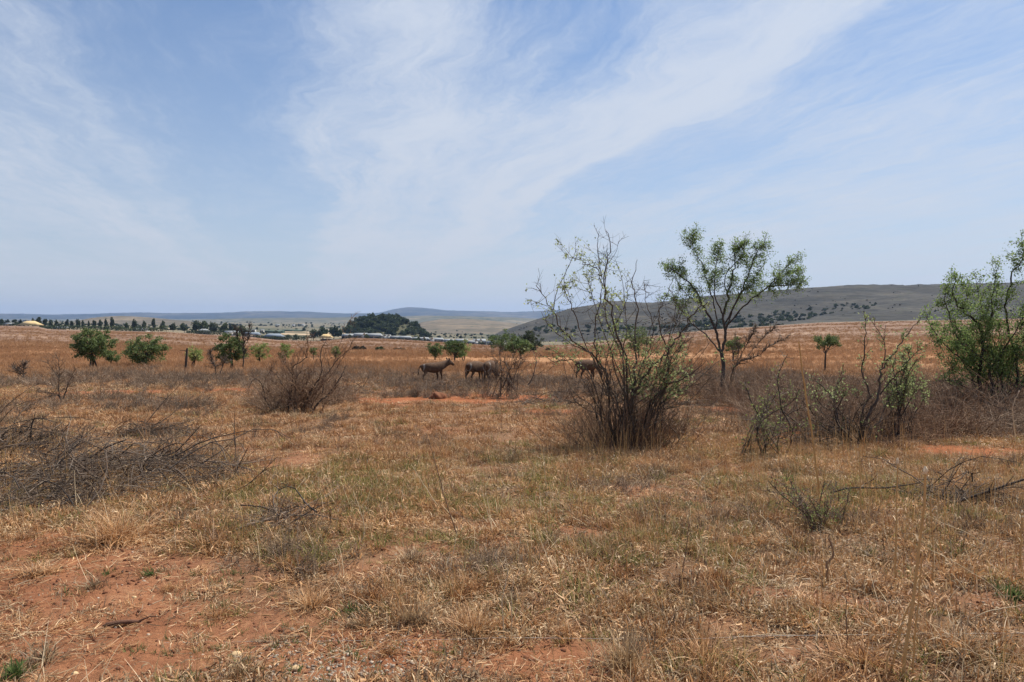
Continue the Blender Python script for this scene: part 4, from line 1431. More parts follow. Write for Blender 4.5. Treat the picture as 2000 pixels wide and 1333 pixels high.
# --- the thin leafy tree behind it
pl = Plant('thorn_tree', 1408, 781, 'slender dark-trunked thorn tree with upswept leafy branches', 'tree', 32)
B = []
B.append(pl.stem(C4([(1088, 950), (1095, 850), (1102, 760), (1090, 690)]), .085, .066, depth=.02, name='trunk', wob=.004))
B.append(pl.stem(C4([(1090, 690), (1112, 600), (1105, 500), (1125, 400), (1150, 300), (1165, 190), (1158, 115)]), .055, .008, depth=.3, name='limb'))
B.append(pl.stem(C4([(1090, 695), (1062, 580), (1005, 460), (960, 380), (900, 310), (840, 262), (790, 236)]), .05, .006, depth=.8, name='limb'))
B.append(pl.stem(C4([(1106, 570), (1200, 460), (1280, 390), (1350, 345), (1430, 340), (1525, 322)]), .035, .006, depth=.8, name='limb'))
B.append(pl.stem(C4([(1108, 540), (1180, 400), (1232, 280), (1272, 170), (1322, 108)]), .032, .006, depth=.7, name='limb'))
B.append(pl.stem(C4([(1062, 590), (1062, 470), (1025, 350), (1000, 250), (945, 150), (943, 62)]), .03, .005, depth=.8, name='limb'))
B.append(pl.stem(C4([(1105, 500), (1060, 400), (1058, 280), (1090, 130)]), .028, .005, depth=.9, name='limb'))
B.append(pl.stem(C4([(1340, 350), (1400, 275), (1478, 208)]), .016, .005, depth=.4, name='limb'))
B.append(pl.stem(C4([(1088, 690), (1010, 600), (930, 530), (860, 440), (835, 400)]), .03, .005, depth=.9, name='limb'))
B.append(pl.stem(C4([(1112, 590), (1150, 470), (1190, 380), (1240, 330), (1340, 200)]), .024, .005, depth=.9, name='limb'))
B.append(pl.stem(C4([(1000, 455), (930, 400), (880, 350), (870, 240)]), .02, .005, depth=.5, name='limb'))
B.append(pl.stem(C4([(1125, 400), (1110, 290), (1200, 180), (1205, 130)]), .02, .005, depth=.7, name='limb'))
B.append(pl.stem(C4([(1280, 390), (1380, 310), (1500, 260)]), .014, .004, depth=.5, name='limb'))
tw = pl.spray(B[1:], 330, .74, .0055, .34, .35, .95, 5, k=.00026)
zc = P(1400, 600, pl.Y)[2]
pl.leaves([c for c in tw if c[-1][2] > zc - .3 * pl.rng.uniform()], 9.5, .062, .06, 'leaf_tree', .88)

# --- bare sapling leaning right at the foot of the tree
pl = Plant('dead_sapling', 1424, 778, 'leafless sapling leaning right at the foot of the slender tree', 'shrub', 33)
S = [pl.stem(C4([(1130, 900), (1145, 820), (1165, 760), (1215, 728), (1290, 700), (1350, 650), (1440, 610)]), .028, .005, depth=.4, bark='twig'),
     pl.stem(C4([(1165, 760), (1215, 660), (1250, 600), (1270, 560)]), .014, .004, depth=.5, bark='twig'),
     pl.stem(C4([(1215, 728), (1300, 620), (1370, 560)]), .012, .004, depth=.5, bark='twig'),
     pl.stem(C4([(1140, 860), (1180, 700), (1170, 620)]), .014, .004, depth=.5, bark='twig')]
pl.spray(S, 200, .5, .004, .2, .5, .6, 4, 'twig')

# --- bush at the right edge
pl = Plant('thorn_bush', 1942, 806, 'dense leafy thorn bush cut by the right edge', 'bush', 34)
S = [pl.stem(C5([(1425, 950), (1375, 820), (1375, 700), (1390, 560), (1350, 450), (1290, 400), (1240, 320), (1248, 215)]), .06, .006, depth=.5),
     pl.stem(C5([(1490, 930), (1440, 800), (1420, 700), (1480, 620), (1540, 520), (1590, 440)]), .05, .008, depth=.7),
     pl.stem(C5([(1390, 560), (1430, 420), (1440, 300), (1470, 170)]), .03, .005, depth=.6),
     pl.stem(C5([(1500, 930), (1570, 750), (1530, 520), (1500, 350), (1540, 200), (1590, 120), (1602, 30)]), .045, .005, depth=.7),
     pl.stem(C5([(1372, 740), (1290, 660), (1200, 580), (1120, 480), (1078, 390)]), .025, .005, depth=.8),
     pl.stem(C5([(1380, 780), (1280, 730), (1200, 690)]), .02, .005, depth=.8),
     pl.stem(C5([(1500, 930), (1620, 720), (1700, 500), (1740, 300)]), .05, .006, depth=.8),
     pl.stem(C5([(1590, 440), (1640, 300), (1660, 150)]), .025, .005, depth=.6),
     pl.stem(C5([(1375, 700), (1260, 540), (1200, 380), (1190, 270)]), .025, .005, depth=.9),
     pl.stem(C5([(1340, 920), (1300, 860), (1260, 800), (1205, 772)]), .016, .005, depth=.5),
     pl.stem(C5([(1620, 900), (1700, 640), (1850, 400)]), .04, .006, depth=.9),
     pl.stem(C5([(1420, 700), (1560, 560), (1640, 520), (1720, 560)]), .02, .005, depth=.8)]
S += pl.shoots(30, [(1850, 640, 40, 60), (1900, 600, 50, 50), (1960, 600, 60, 60), (1990, 680, 60, 50), (1860, 720, 50, 40), (2060, 600, 60, 70), (1940, 700, 60, 50)], .018)
tw = pl.spray(S, 640, .70, .005, .22, .35, .95, 5, k=.00026)
zl = P(1900, 740, pl.Y)[2]
pl.leaves([c for c in tw if c[-1][2] > zl + .25 * pl.rng.normal()], 8.5, .064, .065, 'leaf_tree', .88)

# --- shrubs of the right foreground
pl = Plant('thorn_shrub', 1676, 872, 'forked thorn shrub with tall sparse shoots right of centre', 'shrub', 35)
S = [pl.stem(C5([(730, 1090), (790, 940), (850, 830), (852, 720), (900, 640), (970, 550), (1042, 455)]), .032, .004, depth=.4),
     pl.stem(C5([(740, 1080), (762, 900), (825, 815)]), .022, .008, depth=.3),
     pl.stem(C5([(800, 840), (755, 710), (770, 600), (775, 480), (772, 400)]), .016, .004, depth=.4),
     pl.stem(C5([(860, 690), (878, 600), (870, 540), (880, 470)]), .011, .004, depth=.3),
     pl.stem(C5([(872, 550), (830, 480), (800, 440)]), .008, .003, depth=.3),
     pl.stem(C5([(720, 1090), (620, 960), (640, 880), (695, 790)]), .02, .004, depth=.5),
     pl.stem(C5([(640, 980), (600, 850), (540, 780), (480, 740)]), .014, .004, depth=.5),
     pl.stem(C5([(700, 1080), (560, 1000), (480, 900), (440, 860)]), .014, .004, depth=.5),
     pl.stem(C5([(850, 830), (940, 720), (1010, 640), (1050, 600)]), .014, .004, depth=.5),
     pl.stem(C5([(690, 1080), (640, 1000), (610, 900), (620, 800), (660, 700)]), .014, .004, depth=.6)]
S += pl.shoots(22, [(1600, 780, 50, 40), (1640, 760, 40, 40), (1700, 790, 60, 50), (1740, 780, 40, 40), (1560, 820, 40, 30), (1660, 820, 80, 30)], .011)
tw = pl.spray(S, 480, .32, .0042, .1, .45, .65, 4, 'twig'); tw2 = []
pl.leaves([c for c in tw + tw2 if c[-1][2] > pl.b[2] + 1.05 or pl.rng.uniform() < .02], 2.0, .052, .035, 'leaf_pale', .7)

pl = Plant('thorn_shrub', 1757, 862, 'upright twiggy shrub with a green top right of the forked shrub', 'shrub', 36)
S = [pl.stem(C5([(940, 1080), (950, 900), (940, 800), (915, 700), (930, 630)]), .026, .004, depth=.3),
     pl.stem(C5([(955, 920), (990, 750), (1045, 640)]), .016, .004, depth=.4),
     pl.stem(C5([(950, 960), (1010, 860), (1060, 760)]), .014, .004, depth=.4),
     pl.stem(C5([(945, 900), (960, 760), (1000, 640), (990, 590)]), .014, .004, depth=.4),
     pl.stem(C5([(940, 1000), (900, 880), (890, 800)]), .012, .004, depth=.4)]
S += pl.shoots(12, [(1750, 720, 30, 40), (1780, 740, 30, 40), (1740, 770, 40, 30)], .009)
tw = pl.spray(S, 300, .28, .0042, .15, .5, .6, 4, 'twig'); tw2 = []
pl.leaves([c for c in tw + tw2 if c[-1][2] > pl.b[2] + .75], 2.4, .052, .035, 'leaf_pale', .7)

pl = Plant('thorn_shrub', 1487, 892, 'small green-leaved shrub with crooked bare stems left of the forked shrub', 'shrub', 37)
S = [pl.stem(C5([(240, 1160), (210, 1030), (228, 960), (170, 850), (150, 760)]), .022, .004, depth=.3),
     pl.stem(C5([(385, 1200), (300, 1085), (232, 985)]), .016, .006, depth=.3),
     pl.stem(C5([(370, 1130), (390, 1010), (330, 880), (322, 720), (375, 620)]), .016, .004, depth=.5),
     pl.stem(C5([(228, 960), (290, 860), (330, 780)]), .012, .004, depth=.4),
     pl.stem(C5([(330, 900), (420, 980), (480, 1010)]), .010, .004, depth=.4),
     pl.stem(C5([(230, 970), (300, 920), (400, 860), (430, 800)]), .010, .004, depth=.4)]
S += pl.shoots(14, [(1480, 790, 40, 40), (1520, 770, 40, 40), (1540, 830, 40, 30), (1470, 840, 30, 30)], .009)
tw = pl.spray(S, 320, .30, .0038, .12, .45, .65, 4, 'twig'); tw2 = []
pl.leaves(tw + tw2, 1.8, .042, .04, 'leaf_mid', .26)

pl = Plant('thorn_shrub', 1600, 1030, 'low leafless grey shrublet in the right foreground grass', 'shrub', 38)
S = [pl.stem([(1632, 1110), (1610, 1060), (1575, 1000), (1540, 930)], .014, .003, depth=.2, bark='twig'),
     pl.stem([(1630, 1080), (1590, 1020), (1530, 970), (1500, 940)], .010, .003, depth=.2, bark='twig'),
     pl.stem([(1620, 1060), (1600, 1000), (1610, 940)], .009, .003, depth=.2, bark='twig'),
     pl.stem([(1620, 1070), (1650, 1000), (1660, 950)], .009, .003, depth=.2, bark='twig')]
S += pl.shoots(16, [(1560, 960, 50, 30), (1610, 970, 50, 30), (1530, 990, 40, 25), (1650, 990, 40, 25)], .006, .002, 'twig', .08)
tw = pl.spray(S, 340, .17, .0026, .1, .35, .7, 4, 'twig'); tw2 = []
pl.leaves(tw + tw2, 1.6, .022, .03, 'leaf_mid', .3)

# --- bare shrubs of the left and middle
def pxs(pts, ox, oy, k):
    return [(ox + x / k, oy + y / k) for x, y in pts]


def S4(pts):
    return pxs(pts, 400, 620, 5.0)


pl = Plant('bare_shrub', 592, 806, 'wide leafless brown shrub with many upright stems left of centre', 'shrub', 41)
S = [pl.stem(S4([(990, 930), (1000, 820), (1040, 700), (1130, 560), (1140, 440), (1130, 340), (1170, 260), (1220, 200)]), .032, .004, depth=.4),
     pl.stem(S4([(1050, 930), (1120, 820), (1200, 760), (1290, 640), (1340, 570), (1380, 470)]), .035, .006, depth=.5),
     pl.stem(S4([(810, 910), (840, 760), (860, 600), (870, 480), (990, 400), (1000, 330)]), .026, .004, depth=.5),
     pl.stem(S4([(900, 920), (880, 760), (910, 560), (1030, 490)]), .022, .004, depth=.5),
     pl.stem(S4([(1150, 740), (1160, 620), (1220, 520), (1290, 420), (1400, 320), (1460, 200)]), .018, .003, depth=.5),
     pl.stem(S4([(1220, 520), (1210, 420), (1280, 360), (1380, 120), (1430, 10)]), .010, .002, depth=.4),
     pl.stem(S4([(800, 880), (830, 760), (760, 660), (700, 560), (600, 500)]), .018, .004, depth=.6),
     pl.stem(S4([(600, 830), (560, 660), (500, 600), (450, 640), (430, 700)]), .014, .004, depth=.6),
     pl.stem(S4([(640, 900), (590, 800), (560, 740), (600, 600), (650, 500)]), .014, .004, depth=.6),
     pl.stem(S4([(1000, 400), (960, 330), (900, 250)]), .010, .003, depth=.4),
     pl.stem(S4([(985, 400), (1000, 280), (1010, 200)]), .009, .003, depth=.4),
     pl.stem(S4([(870, 600), (800, 480), (760, 420), (740, 300)]), .010, .003, depth=.5),
     pl.stem(S4([(940, 900), (1040, 740), (1050, 620), (980, 520)]), .016, .003, depth=.6)]
S += pl.shoots(34, [(520, 740, 30, 40), (560, 710, 30, 40), (600, 700, 30, 40), (640, 730, 30, 40), (590, 750, 60, 30), (545, 770, 40, 20), (650, 760, 30, 20)], .013, .003, 'redtwig', .4)
pl.spray(S, 560, .62, .005, .06, .45, .8, 4, 'redtwig', k=.00028)

pl = Plant('bare_shrub', 120, 786, 'small leafless dark shrub among grey scrub on the far left', 'shrub', 42)
S3 = lambda pts: pxs(pts, 0, 680, 5.0)
S = [pl.stem(S3([(600, 520), (570, 400), (580, 260), (570, 100)]), .022, .004, depth=.3),
     pl.stem(S3([(620, 500), (650, 400), (690, 300), (740, 200)]), .026, .005, depth=.3),
     pl.stem(S3([(590, 500), (540, 440), (470, 500)]), .016, .004, depth=.3),
     pl.stem(S3([(580, 300), (520, 220), (470, 150)]), .012, .003, depth=.3),
     pl.stem(S3([(600, 480), (500, 440), (400, 430), (330, 420)]), .014, .003, depth=.3)]
pl.spray(S, 150, .6, .005, .1, .4, .9, 4, 'scrub', k=.00024)

pl = Plant('bare_shrub', 979, 778, 'leafless shrub standing in front of the grazing pair', 'shrub', 43)
S9 = lambda pts: pxs(pts, 900, 630, 7.84)
S = [pl.stem(S9([(610, 1130), (615, 950), (630, 760), (605, 560), (610, 440), (640, 350)]), .026, .004, depth=.3),
     pl.stem(S9([(640, 1000), (700, 850), (740, 700), (700, 560)]), .02, .004, depth=.4),
     pl.stem(S9([(730, 980), (760, 850), (740, 760), (800, 640), (880, 580), (940, 540)]), .022, .004, depth=.4),
     pl.stem(S9([(800, 960), (830, 800), (890, 660), (950, 560)]), .018, .004, depth=.4),
     pl.stem(S9([(620, 700), (560, 600), (480, 500), (470, 440)]), .012, .004, depth=.4),
     pl.stem(S9([(1030, 960), (1090, 860), (1130, 740), (1160, 590)]), .022, .008, depth=.2),
     pl.stem(S9([(640, 900), (560, 780), (540, 650)]), .014, .004, depth=.4)]
S += pl.shoots(9, [(985, 710, 15, 20), (1000, 700, 20, 20), (1010, 730, 25, 20), (985, 740, 25, 15)], .014, .004, 'twig', .4)
pl.spray(S, 190, .7, .006, .08, .45, .8, 4, 'twig', k=.00026)

pl = Plant('bare_shrub', 425, 742, 'low forked leafless shrub left of the double-stemmed acacia', 'shrub', 44)
S = [pl.stem(S4([(105, 560), (100, 480), (60, 410), (50, 330)]), .03, .006, depth=.3, bark='twig'), pl.stem(S4([(145, 555), (180, 460), (190, 420)]), .03, .006, depth=.3, bark='twig')]
pl.spray(S, 70, .6, .007, .2, .5, .6, 4, 'twig')
pl = Plant('bare_shrub', 47, 752, 'thin leafless shrub near the left edge', 'shrub', 45)
S = [pl.stem(S3([(235, 290), (230, 220), (240, 150)]), .025, .005, depth=.2, bark='twig'), pl.stem(S3([(230, 290), (180, 240), (150, 200)]), .02, .005, depth=.2, bark='twig')]
pl.spray(S, 80, .6, .006, .1, .5, .6, 4, 'twig')
# bare twigs above the double-stemmed acacia
pl = Plant('bare_shrub', 480, 722, 'dead stem with bare twigs rising through the double-stemmed acacia', 'shrub', 46)
S = [pl.stem(S4([(375, 520), (380, 400), (380, 250), (360, 130)]), .06, .01, depth=.2), pl.stem(S4([(380, 300), (430, 200), (430, 90)]), .03, .008, depth=.3), pl.stem(S4([(380, 330), (320, 200), (320, 120)]), .03, .008, depth=.3)]
pl.spray(S, 90, .8, .009, .3, .5, .5, 4)


# ------------------------------------------------------------------ cut brush lying on the ground
def brush_pile(px, py, rx_px, hgt, nbr, label, seed, heroes=(), bark='twig', ry=None, fine=500, az=0.3):
    hgt = hgt * 1.05; fine = int(fine * .42)
    rng = np.random.default_rng(seed)
    c = G(px, py)
    s = c[1] / FPX
    o = thing('brush_pile', c, label, 'brush pile', 'piles of cut branches')
    rx = rx_px * s; ry = ry or rx * .55
    gx = (Hs(c[0] + rx, c[1]) - Hs(c[0] - rx, c[1])) / (2 * rx); gy = (Hs(c[0], c[1] + ry) - Hs(c[0], c[1] - ry)) / (2 * ry)

    def lie(L, r, side):
        a = rng.uniform(0, 6.283); rr = (rng.uniform(0, 1) ** .6) * (.75 + .5 * vnoise(np.array([a * 1.1]), np.array([seed * 1.7]), seed)[0])
        x = math.cos(a) * rr * rx; y = math.sin(a) * rr * ry
        env = max(0.0, 1 - rr ** 2) * hgt
        z0 = gx * x + gy * y + env * rng.uniform(.05, .9)
        th = rng.normal(az, .95) + (math.pi if rng.uniform() < .35 else 0)
        arch = L > .6 and rng.uniform() < .16
        d = np.array([math.cos(th), math.sin(th) * .9, 1.1 if arch else rng.normal(.12, .2)])
        L = L * 1.15 if arch else L
        p0 = np.array([x, y, z0]); p = [p0]
        n = 6
        for i in range(n):
            d = d + rng.normal(0, .16, 3); d[2] -= .16 if arch else -.02; d /= np.linalg.norm(d)
            p.append(p[-1] + d * L / n)
        p = np.array(p) - d * L * .35
        gz_ = gx * p[:, 0] + gy * p[:, 1] + .015
        p[:, 2] = np.maximum(p[:, 2], gz_)
        return p
    for i in range(nbr):
        L = rng.uniform(.6, 1.7)
        p = lie(L, 0, 0)
        r0 = rng.uniform(.004, .013) * (1.6 if rng.uniform() < .12 else 1)
        q = Geo(); tn = rng.uniform(.1, .75)
        q.tube(p, np.linspace(r0, r0 * .35, len(p)), 5, tn)
        for k in range(int(rng.integers(5, 11))):
            j = rng.integers(1, len(p)); b0 = p[j - 1] + (p[j] - p[j - 1]) * rng.uniform()
            d = p[j] - p[j - 1]; d = d / (np.linalg.norm(d) + 1e-6) + rng.normal(0, .6, 3); d /= np.linalg.norm(d)
            l2 = rng.uniform(.15, .5)
            q.tube([b0, b0 + d * l2 * .5 + rng.normal(0, .02, 3), b0 + d * l2], [r0 * .4, r0 * .28, .0015], 3, tn)
        q.build('branch', M[bark if rng.uniform() < .6 else 'darkwood'], o)
    q = Geo()
    for i in range(fine):
        p = lie(rng.uniform(.25, .7), 0, 0)[::2]
        q.tube(p, np.linspace(.0058, .0024, len(p)) * max(1, c[1] / 14), 3, rng.uniform(0, .9))
    q.build('fine_twigs', M[bark], o)['kind'] = 'stuff'
    for pix, r0, r1, zoff in heroes:
        pts = np.array([P(a_, b_, c[1] + zoff) for a_, b_ in pix])
        cu = curve(pts, 10)
        q = Geo(); q.tube(cu - c, np.linspace(r0, r1, 10), 6, rng.uniform(.0, .35))
        for k in range(7):
            j = int(rng.integers(3, 9)); d = cu[j] - cu[j - 1]; d = d / np.linalg.norm(d) + rng.normal(0, .5, 3); d /= np.linalg.norm(d)
            l2 = rng.uniform(.08, .3)
            q.tube([cu[j] - c, cu[j] - c + d * l2], [r1 * .8, .0015], 3, .2)
        q.build('branch', M['darkwood'], o)
    return o


def S6(pts):
    return pxs(pts, 0, 740, 2.857)


brush_pile(215, 940, 265, .55, 130, 'large dark heap of cut thorn branches in the left foreground', 51,
           [(S6([(340, 500), (500, 440), (600, 380), (705, 340)]), .02, .007, .2), (S6([(300, 450), (380, 410), (440, 360), (460, 320)]), .014, .005, .4),
            (S6([(610, 460), (690, 410), (740, 365)]), .014, .006, -.1), (S6([(880, 500), (960, 590), (1030, 640)]), .014, .006, -.3),
            (S6([(1300, 730), (1380, 600), (1480, 510), (1570, 480)]), .008, .003, -.2), (S6([(840, 430), (960, 420), (1040, 350), (1120, 260)]), .013, .004, .3),
            (S6([(400, 665), (500, 655), (600, 645)]), .011, .005, -.4), (S6([(720, 450), (880, 430), (920, 380)]), .012, .004, .2)], 'twig', 1.7, 2600)
brush_pile(40, 885, 150, .6, 60, 'dark tangle of crooked branches at the left edge', 52,
           [(S6([(0, 340), (40, 290), (90, 280), (170, 330), (220, 380)]), .014, .006, 0), (S6([(170, 330), (180, 250), (210, 220), (320, 245)]), .016, .005, 0),
            (S6([(50, 470), (120, 420), (215, 365)]), .014, .006, -.1)], 'twig', .9, 1000)
brush_pile(60, 990, 140, .18, 26, 'low dark branches lying on red soil by the left edge', 53,
           [(S6([(0, 700), (60, 690), (110, 740), (160, 790)]), .011, .004, 0), (S6([(130, 820), (250, 830), (360, 810)]), .008, .003, 0)], 'twig', .6, 600)
brush_pile(300, 852, 95, .30, 20, 'small dark mat of dead twigs behind the large left heap', 54, (), 'twig', .6, 800)
brush_pile(300, 800, 110, .28, 20, 'thin line of dead twigs in the middle left grass', 55, (), 'twig', .7, 320)
brush_pile(560, 1020, 60, .10, 14, 'few scattered dead twigs right of the large left heap', 56,
           [(S6([(1340, 705), (1450, 715), (1520, 740), (1590, 775)]), .009, .003, 0)], 'twig', .5, 160)


def SR(pts):
    return pxs(pts, 1300, 850, 2.76)


brush_pile(1880, 985, 130, .16, 26, 'dark fallen branches lying in the grass at the right edge', 57,
           [(SR([(1270, 378), (1480, 392), (1600, 350), (1720, 310), (1930, 240)]), .024, .014, -.35), (SR([(1450, 452), (1650, 440), (1900, 415)]), .021, .013, -.5),
            (SR([(890, 312), (1000, 285), (1180, 285), (1370, 258)]), .014, .007, -.2), (SR([(1490, 330), (1540, 240), (1590, 160)]), .008, .003, .1),
            (SR([(1570, 320), (1620, 260), (1650, 210)]), .007, .003, .1), (SR([(1050, 280), (1100, 250), (1130, 235)]), .007, .003, .2)], 'twig', .5, 700)
brush_pile(1960, 845, 150, .45, 34, 'grey-brown brush heap under the bush at the right edge', 58, (), 'scrub', 1.2, 1600)
brush_pile(1560, 870, 90, .2, 16, 'dead twigs under the small green-leaved shrub', 59, (), 'twig', .7, 300)
brush_pile(860, 766, 60, .35, 14, 'dark dead branches behind the red earth strip', 60, (), 'twig', .8, 260)
brush_pile(1060, 790, 90, .25, 16, 'dead branches left of the big bush behind the red earth', 61, (), 'twig', .8, 300)
brush_pile(690, 770, 50, .3, 10, 'dead twigs at the left end of the red earth strip', 62, (), 'twig', .7, 200)


# ------------------------------------------------------------------ grasses
def blades(nb, r, L, lean, curl, w, seed, seg=3, z0=-.01, flat=False, tone=None, out=.6, keepup=.015, tip=.15):
    """a tuft of bent grass blades, base at the origin"""
    rng = np.random.default_rng(seed)
    a = rng.uniform(0, 6.283, nb); rr = np.abs(rng.normal(0, r, nb))
    base = np.stack([np.cos(a) * rr, np.sin(a) * rr, np.full(nb, z0)], -1)
    az = np.where(rng.uniform(0, 1, nb) < out, a + rng.normal(0, .5, nb), rng.uniform(0, 6.283, nb))
    ln = rng.uniform(L[0], L[1], nb)
    th = np.abs(rng.normal(lean[0], lean[1], nb)); cu = rng.normal(curl[0], curl[1], nb)
    wd = w * rng.uniform(.6, 1.3, nb)
    hd = np.stack([np.cos(az), np.sin(az), np.zeros(nb)], -1); sd = np.stack([-np.sin(az), np.cos(az), np.zeros(nb)], -1)
    tw = rng.normal(0, .6, nb)
    sd = sd * np.cos(tw)[:, None] + np.array([0, 0, 1]) * np.sin(tw)[:, None]
    p = base.copy(); pts = [p]
    for i in range(seg):
        t = th + cu * (i + .5) / seg
        p = p + (ln / seg)[:, None] * (hd * np.sin(t)[:, None] + np.array([0, 0, 1.0]) * np.cos(t)[:, None])
        p = p.copy(); p[:, 2] = np.maximum(p[:, 2], keepup * rng.uniform(.2, 1.5, nb))
        pts.append(p)
    V = []
    for i, p in enumerate(pts):
        f = 1 - (1 - tip) * (i / seg) ** 1.5
        V += [p - sd * (wd * f / 2)[:, None], p + sd * (wd * f / 2)[:, None]]
    V = np.stack(V, 1).reshape(-1, 3)
    k = 2 * (seg + 1)
    b = np.arange(nb)[:, None] * k
    Q = np.concatenate([np.stack([b[:, 0] + 2 * i, b[:, 0] + 2 * i + 1, b[:, 0] + 2 * i + 3, b[:, 0] + 2 * i + 2], -1) for i in range(seg)])
    tn = np.clip(rng.normal(.48, .34, nb), 0, 1) if tone is None else np.clip(rng.normal(tone, .15, nb), 0, 1)
    gq = Geo(); gq.add(V, Q, None, np.repeat(tn, k))
    return gq


def merge(*gs):
    o = Geo()
    for x in gs:
        for v_, t_ in zip(x.V, x.tone):
            pass
        V = np.concatenate(x.V); Q = np.concatenate(x.Q)
        o.add(V, Q, None, np.concatenate(x.tone))
    return o


def twig_clump(n, r, h, w, seed):
    """low dead shrublet: crooked twigs with side twigs, as slender prisms"""
    rng = np.random.default_rng(seed)
    q = Geo()
    for i in range(n):
        a = rng.uniform(0, 6.283); d = np.array([math.cos(a) * .8, math.sin(a) * .8, rng.uniform(.35, 1.2)])
        p = [np.array([rng.normal(0, r * .35), rng.normal(0, r * .35), -.02])]
        L = h * rng.uniform(.5, 1.15)
        for k in range(3):
            d = d + rng.normal(0, .35, 3); d /= np.linalg.norm(d)
            p.append(p[-1] + d * L / 3)
        tn = rng.uniform(.1, .9)
        q.tube(p, np.linspace(w, w * .4, 4), 3, tn)
        for k in range(3):
            b = p[rng.integers(1, 4)]; e = d + rng.normal(0, .7, 3); e /= np.linalg.norm(e)
            q.tube([b, b + e * L * .35], [w * .55, w * .3], 3, tn)
    return q


near_src = []
for i in range(4):
    near_src.append(source('curly_straw', blades(58, .12, (.03, .125), (.95, .5), (1.5, 1.2), .0098, 200 + i, 4).mesh('curly_straw', M['straw'])))
for i in range(4):
    near_src.append(source('grey_thatch', blades(58, .125, (.03, .105), (1.1, .5), (1.5, 1.2), .0092, 210 + i, 4).mesh('grey_thatch', M['thatch'])))
for i in range(3):
    near_src.append(source('brown_tuft', blades(56, .10, (.04, .14), (.7, .45), (1.0, .9), .0080, 220 + i, 4).mesh('brown_tuft', M['brown'])))
for i in range(3):
    near_src.append(source('olive_tuft', blades(70, .12, (.05, .17), (.7, .4), (.7, .7), .0060, 230 + i, 3).mesh('olive_tuft', M['olive'])))
mid_src = []
for i in range(3):
    mid_src.append(source('mid_straw', blades(54, .20, (.04, .14), (.9, .5), (1.3, 1.0), .020, 240 + i, 3).mesh('mid_straw', M['straw'])))
for i in range(3):
    mid_src.append(source('mid_thatch', blades(54, .22, (.04, .13), (1.0, .5), (1.3, 1.0), .020, 250 + i, 3).mesh('mid_thatch', M['thatch'])))
for i in range(3):
    mid_src.append(source('mid_brown', blades(54, .18, (.05, .17), (.65, .45), (.9, .8), .016, 260 + i, 3).mesh('mid_brown', M['brown'])))
for i in range(2):
    mid_src.append(source('mid_olive', blades(70, .24, (.06, .20), (.7, .4), (.7, .7), .012, 270 + i, 3).mesh('mid_olive', M['olive'])))
far_src = [source('field_tuft', blades(48, .42, (.22, .55), (.3, .25), (.35, .4), .030, 280 + i, 2).mesh('field_tuft', M['field'])) for i in range(4)]


def fan(n, y0, y1, dens, tmax=.80, rng=RNG):
    """points spread evenly over the ground in view between two depths, thinned by dens(x, y) in 0..1"""
    out = []
    tot = 0
    while tot < n:
        m = 60000
        Y = np.sqrt(rng.uniform(y0 ** 2, y1 ** 2, m)); X = rng.uniform(-tmax, tmax, m) * Y
        k = rng.uniform(0, 1, m) < dens(X, Y)
        if not k.any():
            break
        out.append(np.stack([X[k], Y[k]], -1)); tot += k.sum()
    p = np.concatenate(out)[:n]
    return np.column_stack([p, H(p[:, 0], p[:, 1])])


def pick(p, rng, groups):
    """choose a source index from weighted groups: [(weights, first, count)]"""
    W_ = np.stack([np.broadcast_to(w, (len(p),)) for w, _, _ in groups], 1)
    W_ = W_ / W_.sum(1, keepdims=True)
    c = (rng.uniform(0, 1, (len(p), 1)) > np.cumsum(W_, 1)).sum(1).clip(0, len(groups) - 1)
    first = np.array([g_[1] for g_ in groups]); cnt = np.array([g_[2] for g_ in groups])
    return first[c] + (rng.uniform(0, 1, len(p)) * cnt[c]).astype(int)


def cover_density(x, y, lo=.25):
    b = bare(x, y)
    return np.clip((1 - b * .93) * (lo + (1 - lo) * sstep(-.22, .15, fbm(x * 1.1, y * 1.1, 4, 120))), 0, 1)


rng = np.random.default_rng(77)
# near matted grass
p = fan(15500, 3.6, 16, lambda x, y: cover_density(x, y, .12), .82, rng)
gm = ell_mask(GREENP, p[:, 0], p[:, 1], .6, 42); om = ell_mask(ORANGE, p[:, 0], p[:, 1], .6, 43)
zn = fbm(p[:, 0] * .35, p[:, 1] * .35, 3, 130)
ix = pick(p, rng, [(.45 + zn, 0, 4), (.55 - zn, 4, 4), (.30 + .5 * om, 8, 3), (.06 + .42 * gm, 11, 3)])
n = len(p)
sc = rng.uniform(.6, 1.25, n) * (.75 + .5 * (1 - bare(p[:, 0], p[:, 1])))
scatter('matted_grass', near_src, p, rots(n, .15, rng), scl3(sc, .25, rng), ix, 'matted bleached dry grass covering the foreground', 'grass')
# tussocks: dense bristly clumps that stand out of the mat
tus = [source('tussock', merge(blades(110, .085, (.07, .21), (.55, .35), (.9, .7), .0068, 370 + i, 4), blades(80, .07, (.05, .14), (.3, .3), (.4, .5), .006, 375 + i, 3, tone=.08)).mesh('tussock', M[('straw', 'thatch', 'brown', 'straw')[i]])) for i in range(4)]
tus += [source('mid_tussock', merge(blades(100, .13, (.08, .24), (.5, .35), (.8, .7), .013, 380 + i, 3), blades(70, .11, (.06, .16), (.3, .3), (.4, .5), .010, 385 + i, 3, tone=.08)).mesh('mid_tussock', M[('straw', 'brown', 'thatch')[i]])) for i in range(3)]
p1 = fan(950, 3.8, 15, lambda x, y: cover_density(x, y, .05) * sstep(-.1, .15, fbm(x * .7, y * .7, 3, 190)) * (.35 + .65 * sstep(-.15, .35, x / y)), .82, rng)
p2 = fan(2300, 14, 48, lambda x, y: cover_density(x, y, .05) * sstep(-.1, .15, fbm(x * .4, y * .4, 3, 191)), .82, rng)
p = np.concatenate([p1, p2]); n = len(p)
